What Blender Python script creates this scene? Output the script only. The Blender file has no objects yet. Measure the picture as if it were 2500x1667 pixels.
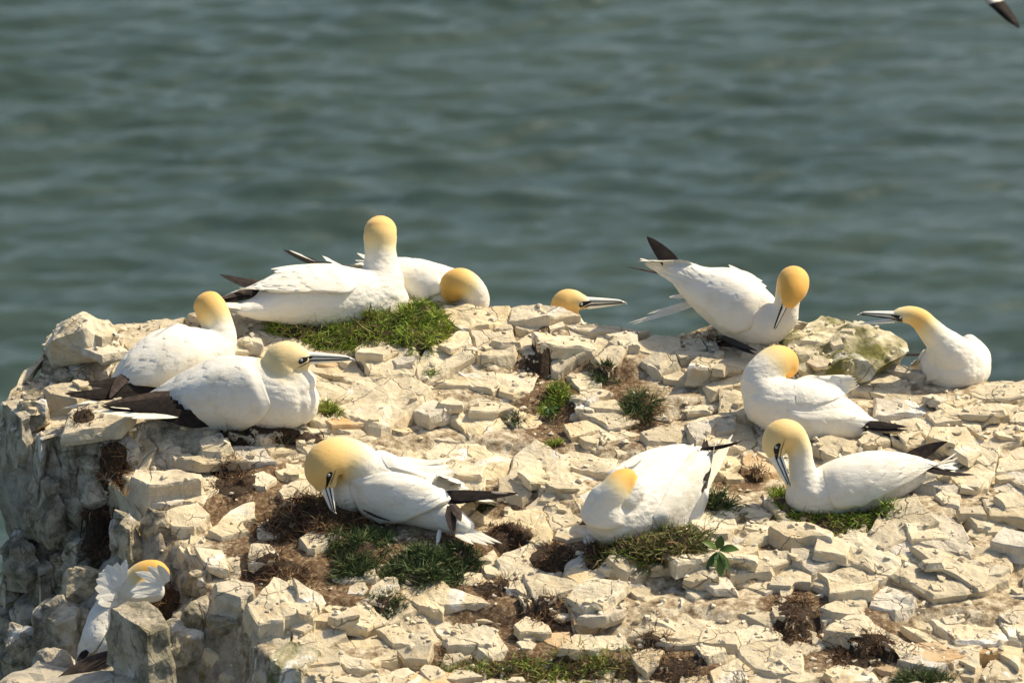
import bpy, bmesh, math, random
import numpy as np
from mathutils import Vector, Matrix, noise as mnoise
from mathutils.bvhtree import BVHTree

random.seed(7)
RNG = np.random.default_rng(7)
SC = bpy.context.scene
COL = SC.collection

# ------------------------------------------------------------------ camera
PITCH = math.radians(18.0)
DIST = 18.0                      # camera to the middle of the rock
WID = 3.4                        # metres across the frame at that distance
FWD = Vector((0, math.cos(PITCH), -math.sin(PITCH)))
RIGHT = Vector((1, 0, 0))
UPV = Vector((0, math.sin(PITCH), math.cos(PITCH)))
CAM = -DIST * FWD
KPX = WID / 2500.0 / DIST
SPX = KPX * DIST                 # metres per photo pixel at DIST

cd = bpy.data.cameras.new('camera')
cam = bpy.data.objects.new('camera', cd)
COL.objects.link(cam)
cam.location = CAM
cam.rotation_euler = (math.pi / 2 - PITCH, 0, 0)
cd.sensor_width = 36.0
cd.lens = 36.0 * DIST / WID
cd.clip_start = 0.5
cd.clip_end = 30000
cd.dof.use_dof = True
cd.dof.focus_distance = 17.7
cd.dof.aperture_fstop = 6.0
SC.camera = cam

# ------------------------------------------------------------------ sky, sun, exposure
SUN_EL, SUN_AZ = math.radians(50), math.radians(62)      # azimuth from +Y (away from camera) towards +X
world = bpy.data.worlds.new('World')
SC.world = world
world.use_nodes = True
nt = world.node_tree
sky = nt.nodes.new('ShaderNodeTexSky')
sky.sky_type = 'NISHITA'
sky.sun_disc = False
sky.sun_elevation = SUN_EL
sky.sun_rotation = SUN_AZ
sky.air_density = 1.0
sky.dust_density = 2.5
sky.ozone_density = 0.6
nt.links.new(sky.outputs[0], nt.nodes['Background'].inputs[0])
nt.nodes['Background'].inputs[1].default_value = 0.118
sd = bpy.data.lights.new('sun', 'SUN')
sd.energy = 4.8
sd.angle = math.radians(0.55)
sd.color = (1.0, 0.875, 0.66)
sun = bpy.data.objects.new('sun', sd)
COL.objects.link(sun)
SUND = Vector((math.sin(SUN_AZ) * math.cos(SUN_EL), math.cos(SUN_AZ) * math.cos(SUN_EL), math.sin(SUN_EL)))
sun.rotation_euler = SUND.to_track_quat('Z', 'Y').to_euler()
sun.location = SUND * 30
SC.view_settings.view_transform = 'Standard'
SC.view_settings.look = 'None'
SC.view_settings.exposure = 0.2
SC.view_settings.gamma = 1.0
SC.render.engine = 'CYCLES'
SC.cycles.max_bounces = 6
SC.cycles.diffuse_bounces = 3
SC.cycles.use_denoising = True


def ray(px, py):
    return FWD + RIGHT * ((px - 1250.0) * KPX) + UPV * ((833.5 - py) * KPX)


def at(px, py, d):
    return CAM + ray(px, py) * d


def proj(p):
    v = Vector(p) - CAM
    d = v.dot(FWD)
    return 1250 + v.dot(RIGHT) / d / KPX, 833.5 - v.dot(UPV) / d / KPX, d


# zoom frames in which the photograph was measured: origin x, y and scale
Z = {'A': (480, 500, 3.178), 'B': (140, 680, 3.095), 'C': (700, 1030, 3.92), 'D': (1380, 1030, 4.238),
     'E': (1780, 810, 3.2), 'F': (1500, 560, 4.356), 'G': (2060, 720, 5.345), 'H': (80, 1330, 4.653),
     'I': (1300, 680, 9.046), 'K': (0, 740, 3.408), 'L': (0, 1150, 3.032), 'M': (560, 1250, 3.76),
     'N': (1140, 1250, 3.76), 'O': (1720, 1200, 3.0154), 'P': (1000, 720, 2.94), 'S': (0, 0, 1.0)}


def zp(z, X, Y):
    ox, oy, s = Z[z]
    return ox + X / s, oy + Y / s


# ------------------------------------------------------------------ noise
def hsh(ix, iy, seed):
    n = (ix.astype(np.int64) * 374761393 + iy.astype(np.int64) * 668265263 + seed * 1442695041) & 0x7fffffff
    n = ((n ^ (n >> 13)) * 1274126177) & 0x7fffffff
    return ((n ^ (n >> 16)) & 0xffff) / 65535.0


def vnoise(x, y, seed=0):
    x = np.asarray(x, float); y = np.asarray(y, float)
    ix = np.floor(x); iy = np.floor(y)
    fx = x - ix; fy = y - iy
    fx = fx * fx * (3 - 2 * fx); fy = fy * fy * (3 - 2 * fy)
    a = hsh(ix, iy, seed); b = hsh(ix + 1, iy, seed); c = hsh(ix, iy + 1, seed); d = hsh(ix + 1, iy + 1, seed)
    return (a * (1 - fx) + b * fx) * (1 - fy) + (c * (1 - fx) + d * fx) * fy


def fbm(x, y, seed=0, octs=4):
    s = 0; a = 0.5; t = 0
    for i in range(octs):
        s = s + a * vnoise(x * 2 ** i, y * 2 ** i, seed + i * 17); t += a; a *= 0.5
    return s / t - 0.5


# ------------------------------------------------------------------ materials
def new_mat(name, rough=0.8):
    m = bpy.data.materials.new(name)
    m.use_nodes = True
    b = m.node_tree.nodes['Principled BSDF']
    b.inputs['Roughness'].default_value = rough
    return m, m.node_tree, b


def nd(t, typ, **kw):
    n = t.nodes.new(typ)
    for k, v in kw.items():
        if k in ('operation', 'blend_type', 'data_type', 'feature', 'attribute_name', 'noise_dimensions', 'distance'):
            setattr(n, k, v)
        else:
            n.inputs[k].default_value = v
    return n


def ramp(t, fac, stops):
    r = t.nodes.new('ShaderNodeValToRGB')
    el = r.color_ramp.elements
    while len(el) < len(stops):
        el.new(0.5)
    for e, (p, c) in zip(el, stops):
        e.position = p
        e.color = (*c, 1) if len(c) == 3 else c
    t.links.new(fac, r.inputs[0])
    return r.outputs[0]


def mixc(t, fac, a, b, mode='MIX'):
    n = t.nodes.new('ShaderNodeMix')
    n.data_type = 'RGBA'
    n.blend_type = mode
    for sock, v in ((n.inputs[0], fac), (n.inputs[6], a), (n.inputs[7], b)):
        if hasattr(v, 'is_linked'):
            t.links.new(v, sock)
        elif isinstance(v, (int, float)):
            sock.default_value = v
        else:
            sock.default_value = (*v, 1)
    return n.outputs[2]


def bump(t, b, h, strength, dist, prev=None):
    n = t.nodes.new('ShaderNodeBump')
    n.inputs['Strength'].default_value = strength
    n.inputs['Distance'].default_value = dist
    t.links.new(h, n.inputs['Height'])
    if prev is not None:
        t.links.new(prev, n.inputs['Normal'])
    t.links.new(n.outputs[0], b.inputs['Normal'])
    return n.outputs[0]


def chalk(name, c1, c2, stain, stain_amt, speck_amt, moss=None, moss_amt=0.0, crack=True, grey=0.0):
    m, t, b = new_mat(name, 0.92)
    b.inputs['Specular IOR Level'].default_value = 0.15
    tc = t.nodes.new('ShaderNodeTexCoord')
    oi = t.nodes.new('ShaderNodeObjectInfo')
    add = nd(t, 'ShaderNodeVectorMath', operation='MULTIPLY_ADD')
    comb = t.nodes.new('ShaderNodeCombineXYZ')
    for i in range(3):
        t.links.new(oi.outputs['Random'], comb.inputs[i])
    t.links.new(comb.outputs[0], add.inputs[0])
    add.inputs[1].default_value = (37, 91, 53)
    t.links.new(tc.outputs['Object'], add.inputs[2])
    vec = add.outputs[0]

    def noise(scale, detail=4, rough=0.6, dist=0.0):
        n = nd(t, 'ShaderNodeTexNoise', Scale=scale, Detail=detail, Roughness=rough, Distortion=dist)
        t.links.new(vec, n.inputs['Vector'])
        return n.outputs['Fac']
    n1 = noise(9, 5, 0.62, 0.4)
    col = ramp(t, n1, [(0.30, c2), (0.52, c1), (0.75, tuple(min(1, x * 1.06) for x in c1))])
    # per stone tone
    tone = ramp(t, oi.outputs['Random'], [(0.0, (0.74, 0.72, 0.69)), (0.35, (0.95, 0.93, 0.89)), (0.75, (1.0, 1.0, 1.0)), (1.0, (1.0, 0.93, 0.80))])
    col = mixc(t, 1.0, col, tone, 'MULTIPLY')
    # ochre staining in soft patches
    s = ramp(t, noise(5.5, 4, 0.6, 0.8), [(0.52, (0, 0, 0)), (0.72, (1, 1, 1))])
    sm = nd(t, 'ShaderNodeMath', operation='MULTIPLY'); t.links.new(s, sm.inputs[0]); sm.inputs[1].default_value = stain_amt
    col = mixc(t, sm.outputs[0], col, stain)
    if moss:
        g = ramp(t, noise(7, 5, 0.7, 0.5), [(0.42, (0, 0, 0)), (0.6, (1, 1, 1))])
        gm = nd(t, 'ShaderNodeMath', operation='MULTIPLY'); t.links.new(g, gm.inputs[0]); gm.inputs[1].default_value = moss_amt
        col = mixc(t, gm.outputs[0], col, moss)
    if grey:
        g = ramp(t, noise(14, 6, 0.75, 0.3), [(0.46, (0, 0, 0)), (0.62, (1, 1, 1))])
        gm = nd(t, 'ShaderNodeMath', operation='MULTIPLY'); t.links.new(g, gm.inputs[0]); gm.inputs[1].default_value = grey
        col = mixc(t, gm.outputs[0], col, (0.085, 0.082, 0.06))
    gu = ramp(t, noise(4.2, 5, 0.62, 1.2), [(0.60, (0, 0, 0)), (0.68, (1, 1, 1))])
    gum = nd(t, 'ShaderNodeMath', operation='MULTIPLY'); t.links.new(gu, gum.inputs[0]); gum.inputs[1].default_value = 0.7
    col = mixc(t, gum.outputs[0], col, (0.88, 0.86, 0.80))
    # dark lichen specks
    sp = ramp(t, noise(85, 3, 0.7), [(0.62, (0, 0, 0)), (0.70, (1, 1, 1))])
    spm = ramp(t, noise(11, 3, 0.6), [(0.45, (0, 0, 0)), (0.62, (1, 1, 1))])
    mm = nd(t, 'ShaderNodeMath', operation='MULTIPLY'); t.links.new(sp, mm.inputs[0]); t.links.new(spm, mm.inputs[1])
    mm2 = nd(t, 'ShaderNodeMath', operation='MULTIPLY'); t.links.new(mm.outputs[0], mm2.inputs[0]); mm2.inputs[1].default_value = speck_amt
    col = mixc(t, mm2.outputs[0], col, (0.10, 0.085, 0.055))
    hb = noise(38, 8, 0.68, 0.2)
    if crack:
        # fine fractures
        wn = nd(t, 'ShaderNodeTexNoise', Scale=13.0, Detail=3.0)
        t.links.new(vec, wn.inputs['Vector'])
        wv = nd(t, 'ShaderNodeVectorMath', operation='MULTIPLY_ADD')
        t.links.new(wn.outputs['Color'], wv.inputs[0]); wv.inputs[1].default_value = (0.07, 0.07, 0.07); t.links.new(vec, wv.inputs[2])
        vo = nd(t, 'ShaderNodeTexVoronoi', feature='DISTANCE_TO_EDGE', Scale=7.0)
        t.links.new(wv.outputs[0], vo.inputs['Vector'])
        ck = ramp(t, vo.outputs['Distance'], [(0.0, (1, 1, 1)), (0.018, (0, 0, 0))])
        cm = ramp(t, noise(6, 2), [(0.48, (0, 0, 0)), (0.58, (1, 1, 1))])
        ckm = nd(t, 'ShaderNodeMath', operation='MULTIPLY'); t.links.new(ck, ckm.inputs[0]); t.links.new(cm, ckm.inputs[1])
        ckc = nd(t, 'ShaderNodeMath', operation='MULTIPLY'); t.links.new(ckm.outputs[0], ckc.inputs[0]); ckc.inputs[1].default_value = 0.75
        col = mixc(t, ckc.outputs[0], col, (0.20, 0.15, 0.085))
        hh = nd(t, 'ShaderNodeMath', operation='SUBTRACT'); t.links.new(hb, hh.inputs[0]); t.links.new(ckm.outputs[0], hh.inputs[1])
        hb = hh.outputs[0]
    t.links.new(col, b.inputs['Base Color'])
    p = bump(t, b, hb, 0.75, 0.010)
    bump(t, b, noise(150, 4, 0.7), 0.5, 0.003, p)
    return m


CREAM = (0.80, 0.71, 0.525); CREAM2 = (0.65, 0.555, 0.38); OCHRE = (0.68, 0.49, 0.25)
M_CHALK = chalk('chalk', CREAM, CREAM2, OCHRE, 0.6, 1.0, (0.46, 0.40, 0.27), 0.35, True, 0.10)
M_OCHRE = chalk('chalk_ochre', (0.68, 0.52, 0.33), (0.55, 0.38, 0.20), (0.55, 0.30, 0.10), 0.8, 0.6)
M_MOSS = chalk('chalk_moss', (0.68, 0.61, 0.44), (0.48, 0.43, 0.29), OCHRE, 0.3, 1.0, (0.13, 0.13, 0.025), 0.95, True, 0.3)
M_FACE = chalk('chalk_weathered_shade', (0.66, 0.59, 0.46), (0.40, 0.355, 0.27), (0.50, 0.38, 0.20), 0.45, 1.0, (0.13, 0.13, 0.05), 0.45, True, 0.8)  # weathered grey, darkened further to paint in the shade of the face
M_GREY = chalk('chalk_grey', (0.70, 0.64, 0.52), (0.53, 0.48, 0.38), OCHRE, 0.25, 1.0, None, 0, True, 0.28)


def ground_mat():
    m, t, b = new_mat('chalk_ground', 0.95)
    b.inputs['Specular IOR Level'].default_value = 0.1
    tc = t.nodes.new('ShaderNodeTexCoord')
    vec = tc.outputs['Object']

    def noise(scale, detail=4, rough=0.6):
        n = nd(t, 'ShaderNodeTexNoise', Scale=scale, Detail=detail, Roughness=rough)
        t.links.new(vec, n.inputs['Vector'])
        return n.outputs['Fac']
    base = ramp(t, noise(30, 6, 0.7), [(0.34, (0.15, 0.105, 0.06)), (0.47, (0.42, 0.33, 0.21)), (0.62, (0.76, 0.67, 0.49))])
    soil = ramp(t, noise(60, 6, 0.75), [(0.3, (0.06, 0.037, 0.022)), (0.5, (0.19, 0.12, 0.066)), (0.68, (0.50, 0.40, 0.26))])
    at_ = nd(t, 'ShaderNodeAttribute', attribute_name='soil')
    nz = noise(22, 5, 0.7)
    ad = nd(t, 'ShaderNodeMath', operation='ADD'); t.links.new(at_.outputs['Fac'], ad.inputs[0]); t.links.new(nz, ad.inputs[1])
    f = ramp(t, ad.outputs[0], [(0.62, (0, 0, 0)), (0.95, (1, 1, 1))])
    col = mixc(t, f, base, soil)
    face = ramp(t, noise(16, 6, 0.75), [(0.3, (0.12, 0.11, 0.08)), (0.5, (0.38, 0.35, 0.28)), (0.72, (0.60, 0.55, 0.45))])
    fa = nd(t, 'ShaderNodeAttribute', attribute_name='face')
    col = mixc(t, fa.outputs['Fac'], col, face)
    t.links.new(col, b.inputs['Base Color'])
    p = bump(t, b, noise(45, 8, 0.7), 0.9, 0.012)
    bump(t, b, noise(170, 4, 0.7), 0.6, 0.004, p)
    return m


M_GROUND = ground_mat()


def tint_mat(name, stops, rough=0.75, transl=0.0):
    m, t, b = new_mat(name, rough)
    b.inputs['Specular IOR Level'].default_value = 0.25
    a = nd(t, 'ShaderNodeAttribute', attribute_name='tint')
    t.links.new(ramp(t, a.outputs['Fac'], stops), b.inputs['Base Color'])
    return m


M_GRASS = tint_mat('grass_dark', [(0, (0.03, 0.05, 0.018)), (0.5, (0.075, 0.115, 0.038)), (0.85, (0.15, 0.19, 0.065)), (1, (0.34, 0.28, 0.14))])
M_GRASSB = tint_mat('grass_bright', [(0, (0.07, 0.12, 0.016)), (0.45, (0.20, 0.29, 0.035)), (0.8, (0.34, 0.39, 0.06)), (1, (0.50, 0.39, 0.14))])
M_DRY = tint_mat('dry_roots', [(0, (0.03, 0.018, 0.011)), (0.45, (0.12, 0.065, 0.032)), (0.8, (0.26, 0.15, 0.07)), (1, (0.46, 0.34, 0.18))])
M_WEED = tint_mat('nest_weed', [(0, (0.04, 0.05, 0.015)), (0.35, (0.10, 0.12, 0.03)), (0.6, (0.24, 0.20, 0.08)), (0.85, (0.20, 0.10, 0.045)), (1, (0.48, 0.38, 0.20))])
M_LEAF = tint_mat('weed_leaf', [(0, (0.05, 0.10, 0.02)), (1, (0.11, 0.18, 0.035))], 0.45)
M_PEAT, _t, _b = new_mat('peat', 0.95)
_n = nd(_t, 'ShaderNodeTexNoise', Scale=90.0, Detail=6.0, Roughness=0.75)
_t.links.new(_t.nodes.new('ShaderNodeTexCoord').outputs['Object'], _n.inputs['Vector'])
_t.links.new(ramp(_t, _n.outputs['Fac'], [(0.3, (0.018, 0.012, 0.007)), (0.55, (0.075, 0.046, 0.024)), (0.75, (0.18, 0.12, 0.06))]), _b.inputs['Base Color'])
bump(_t, _b, _n.outputs['Fac'], 1.0, 0.012)


def bird_mat():
    m, t, b = new_mat('gannet_plumage', 0.72)
    b.inputs['Specular IOR Level'].default_value = 0.2
    b.inputs['Sheen Weight'].default_value = 0.15
    ye = nd(t, 'ShaderNodeAttribute', attribute_name='yellow')
    tc = t.nodes.new('ShaderNodeTexCoord')
    nz = nd(t, 'ShaderNodeTexNoise', Scale=26.0, Detail=3.0)
    t.links.new(tc.outputs['Object'], nz.inputs['Vector'])
    ma = nd(t, 'ShaderNodeMath', operation='MULTIPLY_ADD')
    t.links.new(nz.outputs['Fac'], ma.inputs[0]); ma.inputs[1].default_value = 0.16
    sb = nd(t, 'ShaderNodeMath', operation='SUBTRACT'); t.links.new(ye.outputs['Fac'], sb.inputs[0]); sb.inputs[1].default_value = 0.08
    t.links.new(sb.outputs[0], ma.inputs[2])
    col = ramp(t, ma.outputs[0], [(0.0, (0.80, 0.765, 0.665)), (0.18, (0.80, 0.74, 0.595)), (0.45, (0.80, 0.66, 0.36)), (0.72, (0.79, 0.53, 0.19)), (1.0, (0.77, 0.42, 0.085))])
    t.links.new(col, b.inputs['Base Color'])
    # overlapping body feathers: fine scale relief, fading on the sleek head
    mp = nd(t, 'ShaderNodeMapping'); t.links.new(tc.outputs['Object'], mp.inputs[0]); mp.inputs['Scale'].default_value = (34, 48, 60)
    dn = nd(t, 'ShaderNodeTexNoise', Scale=3.0, Detail=2.0); t.links.new(mp.outputs[0], dn.inputs['Vector'])
    dv = nd(t, 'ShaderNodeVectorMath', operation='MULTIPLY_ADD'); t.links.new(dn.outputs['Color'], dv.inputs[0]); dv.inputs[1].default_value = (0.7, 0.7, 0.7); t.links.new(mp.outputs[0], dv.inputs[2])
    vo = nd(t, 'ShaderNodeTexVoronoi', Scale=1.0); t.links.new(dv.outputs[0], vo.inputs['Vector'])
    inv = nd(t, 'ShaderNodeMath', operation='SUBTRACT'); inv.inputs[0].default_value = 1.0; t.links.new(ye.outputs['Fac'], inv.inputs[1])
    iv = nd(t, 'ShaderNodeMath', operation='POWER'); t.links.new(inv.outputs[0], iv.inputs[0]); iv.inputs[1].default_value = 3.0
    hm = nd(t, 'ShaderNodeMath', operation='MULTIPLY'); t.links.new(vo.outputs['Distance'], hm.inputs[0]); t.links.new(iv.outputs[0], hm.inputs[1])
    p = bump(t, b, hm.outputs[0], 0.5, -0.006)
    n2 = nd(t, 'ShaderNodeTexNoise', Scale=140.0, Detail=4.0); t.links.new(tc.outputs['Object'], n2.inputs['Vector'])
    bump(t, b, n2.outputs['Fac'], 0.22, 0.003, p)
    return m


M_BIRD = bird_mat()


def simple(name, c, rough=0.6, c2=None, scale=60.0, spec=0.3, stretch=None, bmp=0.0):
    m, t, b = new_mat(name, rough)
    b.inputs['Specular IOR Level'].default_value = spec
    tc = t.nodes.new('ShaderNodeTexCoord')
    n = nd(t, 'ShaderNodeTexNoise', Scale=scale, Detail=4.0, Roughness=0.6)
    t.links.new(tc.outputs['Object'], n.inputs['Vector'])
    t.links.new(ramp(t, n.outputs['Fac'], [(0.35, c2 or tuple(x * 0.85 for x in c)), (0.65, c)]), b.inputs['Base Color'])
    if bmp:
        bump(t, b, n.outputs['Fac'], bmp, 0.003)
    return m


M_WHITE = simple('white_feather', (0.80, 0.77, 0.675), 0.7, (0.77, 0.73, 0.62), 40, 0.2, bmp=0.2)
def wing_mat():
    m, t, b = new_mat('wing_plumage', 0.72)
    b.inputs['Specular IOR Level'].default_value = 0.2
    tc = t.nodes.new('ShaderNodeTexCoord')
    n = nd(t, 'ShaderNodeTexNoise', Scale=18.0, Detail=4.0); t.links.new(tc.outputs['Object'], n.inputs['Vector'])
    t.links.new(ramp(t, n.outputs['Fac'], [(0.3, (0.74, 0.69, 0.56)), (0.5, (0.80, 0.765, 0.665)), (0.7, (0.81, 0.785, 0.70))]), b.inputs['Base Color'])
    mp = nd(t, 'ShaderNodeMapping'); t.links.new(tc.outputs['Object'], mp.inputs[0]); mp.inputs['Scale'].default_value = (17, 34, 52)
    dn = nd(t, 'ShaderNodeTexNoise', Scale=2.0, Detail=2.0); t.links.new(mp.outputs[0], dn.inputs['Vector'])
    dv = nd(t, 'ShaderNodeVectorMath', operation='MULTIPLY_ADD'); t.links.new(dn.outputs['Color'], dv.inputs[0]); dv.inputs[1].default_value = (0.8, 0.8, 0.8); t.links.new(mp.outputs[0], dv.inputs[2])
    vo = nd(t, 'ShaderNodeTexVoronoi', Scale=1.0); t.links.new(dv.outputs[0], vo.inputs['Vector'])
    p = bump(t, b, vo.outputs['Distance'], 0.22, -0.006)
    n2 = nd(t, 'ShaderNodeTexNoise', Scale=130.0, Detail=4.0); t.links.new(tc.outputs['Object'], n2.inputs['Vector'])
    bump(t, b, n2.outputs['Fac'], 0.25, 0.003, p)
    return m


M_WING = wing_mat()
M_CREAMF = simple('cream_tail_feather', (0.80, 0.76, 0.64), 0.7, (0.72, 0.67, 0.53), 40, 0.2)
M_BLACK = simple('black_primary', (0.03, 0.023, 0.02), 0.75, (0.013, 0.0105, 0.0095), 50, 0.12)
M_BROWN = simple('brown_primary', (0.075, 0.054, 0.043), 0.75, (0.03, 0.023, 0.02), 60, 0.12)
M_BILL = simple('bill_horn', (0.86, 0.85, 0.75), 0.4, (0.76, 0.76, 0.69), 50, 0.45)
M_LINE = simple('bill_black', (0.010, 0.011, 0.012), 0.5, None, 50, 0.3)
M_EYE = simple('pale_eye', (0.42, 0.52, 0.56), 0.15, None, 50, 0.6)
M_PUPIL = simple('pupil', (0.004, 0.004, 0.004), 0.1, None, 50, 0.6)
M_FOOT = simple('foot_web', (0.028, 0.026, 0.022), 0.6, (0.015, 0.014, 0.012), 50, 0.4)


def sea_mat():
    m, t, b = new_mat('sea_water', 0.2)
    b.inputs['IOR'].default_value = 1.33
    tc = t.nodes.new('ShaderNodeTexCoord')
    n = nd(t, 'ShaderNodeTexNoise', Scale=0.05, Detail=4.0); t.links.new(tc.outputs['Object'], n.inputs['Vector'])
    t.links.new(ramp(t, n.outputs['Fac'], [(0.3, (0.033, 0.058, 0.049)), (0.7, (0.047, 0.076, 0.062))]), b.inputs['Base Color'])
    mp = nd(t, 'ShaderNodeMapping'); t.links.new(tc.outputs['Object'], mp.inputs[0]); mp.inputs['Scale'].default_value = (0.7, 1.3, 1)
    n1 = nd(t, 'ShaderNodeTexNoise', Scale=1.6, Detail=5.0, Roughness=0.6); t.links.new(mp.outputs[0], n1.inputs['Vector'])
    bump(t, b, n1.outputs['Fac'], 0.15, 0.5)
    return m


M_SEA = sea_mat()


# ------------------------------------------------------------------ object helpers
def mesh_obj(name, verts, faces, mat, parent=None, loc=None, smooth=False, attrs=None, kind=None):
    me = bpy.data.meshes.new(name)
    loc = Vector(loc) if loc is not None else Vector((0, 0, 0))
    if isinstance(verts, np.ndarray):
        vv = verts - np.array(loc)
    else:
        vv = [Vector(v) - loc for v in verts]
    me.from_pydata(vv if not isinstance(vv, np.ndarray) else vv.tolist(), [], faces)
    me.materials.append(mat)
    if smooth:
        me.polygons.foreach_set('use_smooth', np.ones(len(me.polygons), bool))
    for k, a in (attrs or {}).items():
        at_ = me.attributes.new(k, 'FLOAT', 'POINT')
        at_.data.foreach_set('value', np.asarray(a, np.float32))
    me.update()
    o = bpy.data.objects.new(name, me)
    COL.objects.link(o)
    if parent is not None:
        o.parent = parent
        o.location = loc - world_loc(parent)
    else:
        o.location = loc
    if kind:
        o['kind'] = kind
    return o


def world_loc(o):
    v = Vector(o.location)
    while o.parent is not None:
        o = o.parent
        v += Vector(o.location)
    return v


def empty(name, loc, label, cat, group=None):
    o = bpy.data.objects.new(name, None)
    COL.objects.link(o)
    o.location = loc
    o.empty_display_size = 0.05
    tag(o, label, cat, group)
    return o


def tag(o, label, cat, group=None):
    o['label'] = label
    o['category'] = cat
    if group:
        o['group'] = group


# ------------------------------------------------------------------ the sea
SEA_Z = -55.0


def build_sea():
    xs = np.concatenate([np.linspace(-110, -46, 160)[:-1], np.arange(-46, 46.1, 0.24), np.linspace(46.2, 110, 160)])
    ys = np.arange(125, 300.1, 0.24)
    X, Y = np.meshgrid(xs, ys)
    H = np.zeros_like(X)
    r = np.random.default_rng(12)
    for i in range(80):
        lam = 0.8 * (6.0 / 0.8) ** r.random()
        th = math.radians(-80 + r.normal() * 19)
        k = 2 * math.pi / lam
        amp = 0.0098 * lam ** 0.80
        ph = r.random() * 6.283
        arg = k * (math.cos(th) * X + math.sin(th) * Y) + ph + 1.3 * np.sin(0.06 * X * r.random() + 0.05 * Y + ph)
        H += amp * (np.sin(arg) + 0.25 * np.sin(2 * arg + 1.2))
    # gusts: patches of rougher and calmer water
    g = 0.95 + 0.55 * fbm(X / 16, Y / 22, 5, 3) * 2
    H *= g
    fade = np.clip(np.minimum.reduce([(X + 110) / 6, (110 - X) / 6, (Y - 125) / 6, (300 - Y) / 6]), 0, 1)
    H *= fade
    ny, nx = X.shape
    V = np.stack([X, Y, SEA_Z + H], -1).reshape(-1, 3)
    idx = np.arange(nx * ny).reshape(ny, nx)
    F = np.stack([idx[:-1, :-1], idx[:-1, 1:], idx[1:, 1:], idx[1:, :-1]], -1).reshape(-1, 4)
    x0, x1, y0, y1 = xs[0], xs[-1], ys[0], ys[-1]
    B = 12000.0
    ex = np.array([[-B, -B, SEA_Z], [B, -B, SEA_Z], [B, B, SEA_Z], [-B, B, SEA_Z], [x0, y0, SEA_Z], [x1, y0, SEA_Z], [x1, y1, SEA_Z], [x0, y1, SEA_Z]])
    n = len(V)
    V = np.concatenate([V, ex])
    fl = F.tolist() + [[n, n + 1, n + 5, n + 4], [n + 1, n + 2, n + 6, n + 5], [n + 2, n + 3, n + 7, n + 6], [n + 3, n, n + 4, n + 7]]
    o = mesh_obj('sea', V, fl, M_SEA, smooth=True)
    o['kind'] = 'structure'
    o['label'] = 'choppy grey green sea far below the cliff'


build_sea()

# ------------------------------------------------------------------ the cliff top
SLOPE = 0.25


def plane_hit(px, py):
    d = ray(px, py)
    # CAM.z + t dz = SLOPE * (CAM.y + t dy)
    t = (SLOPE * CAM.y - CAM.z) / (d.z - SLOPE * d.y)
    return CAM + d * t


RIDGE = [(-900, 990), (0, 985), (95, 905), (115, 812), (280, 800), (330, 800), (540, 790), (640, 770), (1005, 722), (1100, 752), (1200, 772), (1300, 774),
         (1370, 778), (1440, 806), (1540, 836), (1620, 820), (1700, 800), (1800, 800), (1930, 790), (2050, 810), (2130, 850), (2180, 895), (2230, 915),
         (2300, 935), (2400, 922), (2500, 927), (2800, 945), (3600, 960)]
_rp = [plane_hit(*p) for p in RIDGE]
RX = np.array([p.x for p in _rp]); RY = np.array([p.y for p in _rp])
BRINK = [(112, 700), (108, 800), (95, 905), (0, 985), (88, 1070), (305, 1150), (395, 1290), (575, 1480), (690, 1667), (760, 1800), (900, 2300)]
_bp = [plane_hit(*p) for p in BRINK]
BX = np.array([p.x for p in _bp]); BY = np.array([p.y for p in _bp])
o_ = np.argsort(BY)


def brink_x(y):
    return np.interp(y, BY[o_], BX[o_])


def terrain(x, y, cut=True):
    x = np.asarray(x, float); y = np.asarray(y, float)
    z = SLOPE * y + 0.08 * fbm(x * 1.7 + 3, y * 1.7, 1, 3) + 0.035 * fbm(x * 9, y * 9, 2, 4)
    # shallow terraces (bedding of the chalk)
    q = (z + 0.03 * fbm(x * 4, y * 4, 9, 2)) / 0.07
    z = 0.35 * z + 0.65 * 0.07 * (np.floor(q) + np.clip((q - np.floor(q)) * 3.0 - 1.0, 0, 1))
    ry = np.interp(x, RX, RY)
    back = np.maximum(0, y - ry)
    if cut:
        z = z - 1.15 * back
    # left face
    bx = brink_x(y)
    dx = np.maximum(0, bx - x + 0.05 * fbm(x * 5, y * 5, 11, 3)) * 0.9
    shelf = 0.88 + 0.25 * dx + 0.30 * fbm(x * 2.5, y * 2.5, 21, 4) + 0.16 * np.clip(-0.3 - y, 0, 2)
    sl = 1.25 + 2.2 * np.clip((y + 1.05) / 0.4, 0, 1)
    drop = np.minimum(sl * dx, shelf)
    z = z - drop + np.where(dx > 0.02, 0.34 * fbm(x * 4.2, y * 4.2 + z * 3, 31, 4), 0)
    if cut:
        z = z - 2.6 * np.maximum(0, y - 0.24) * (x < -1.2)
    return z


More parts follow.
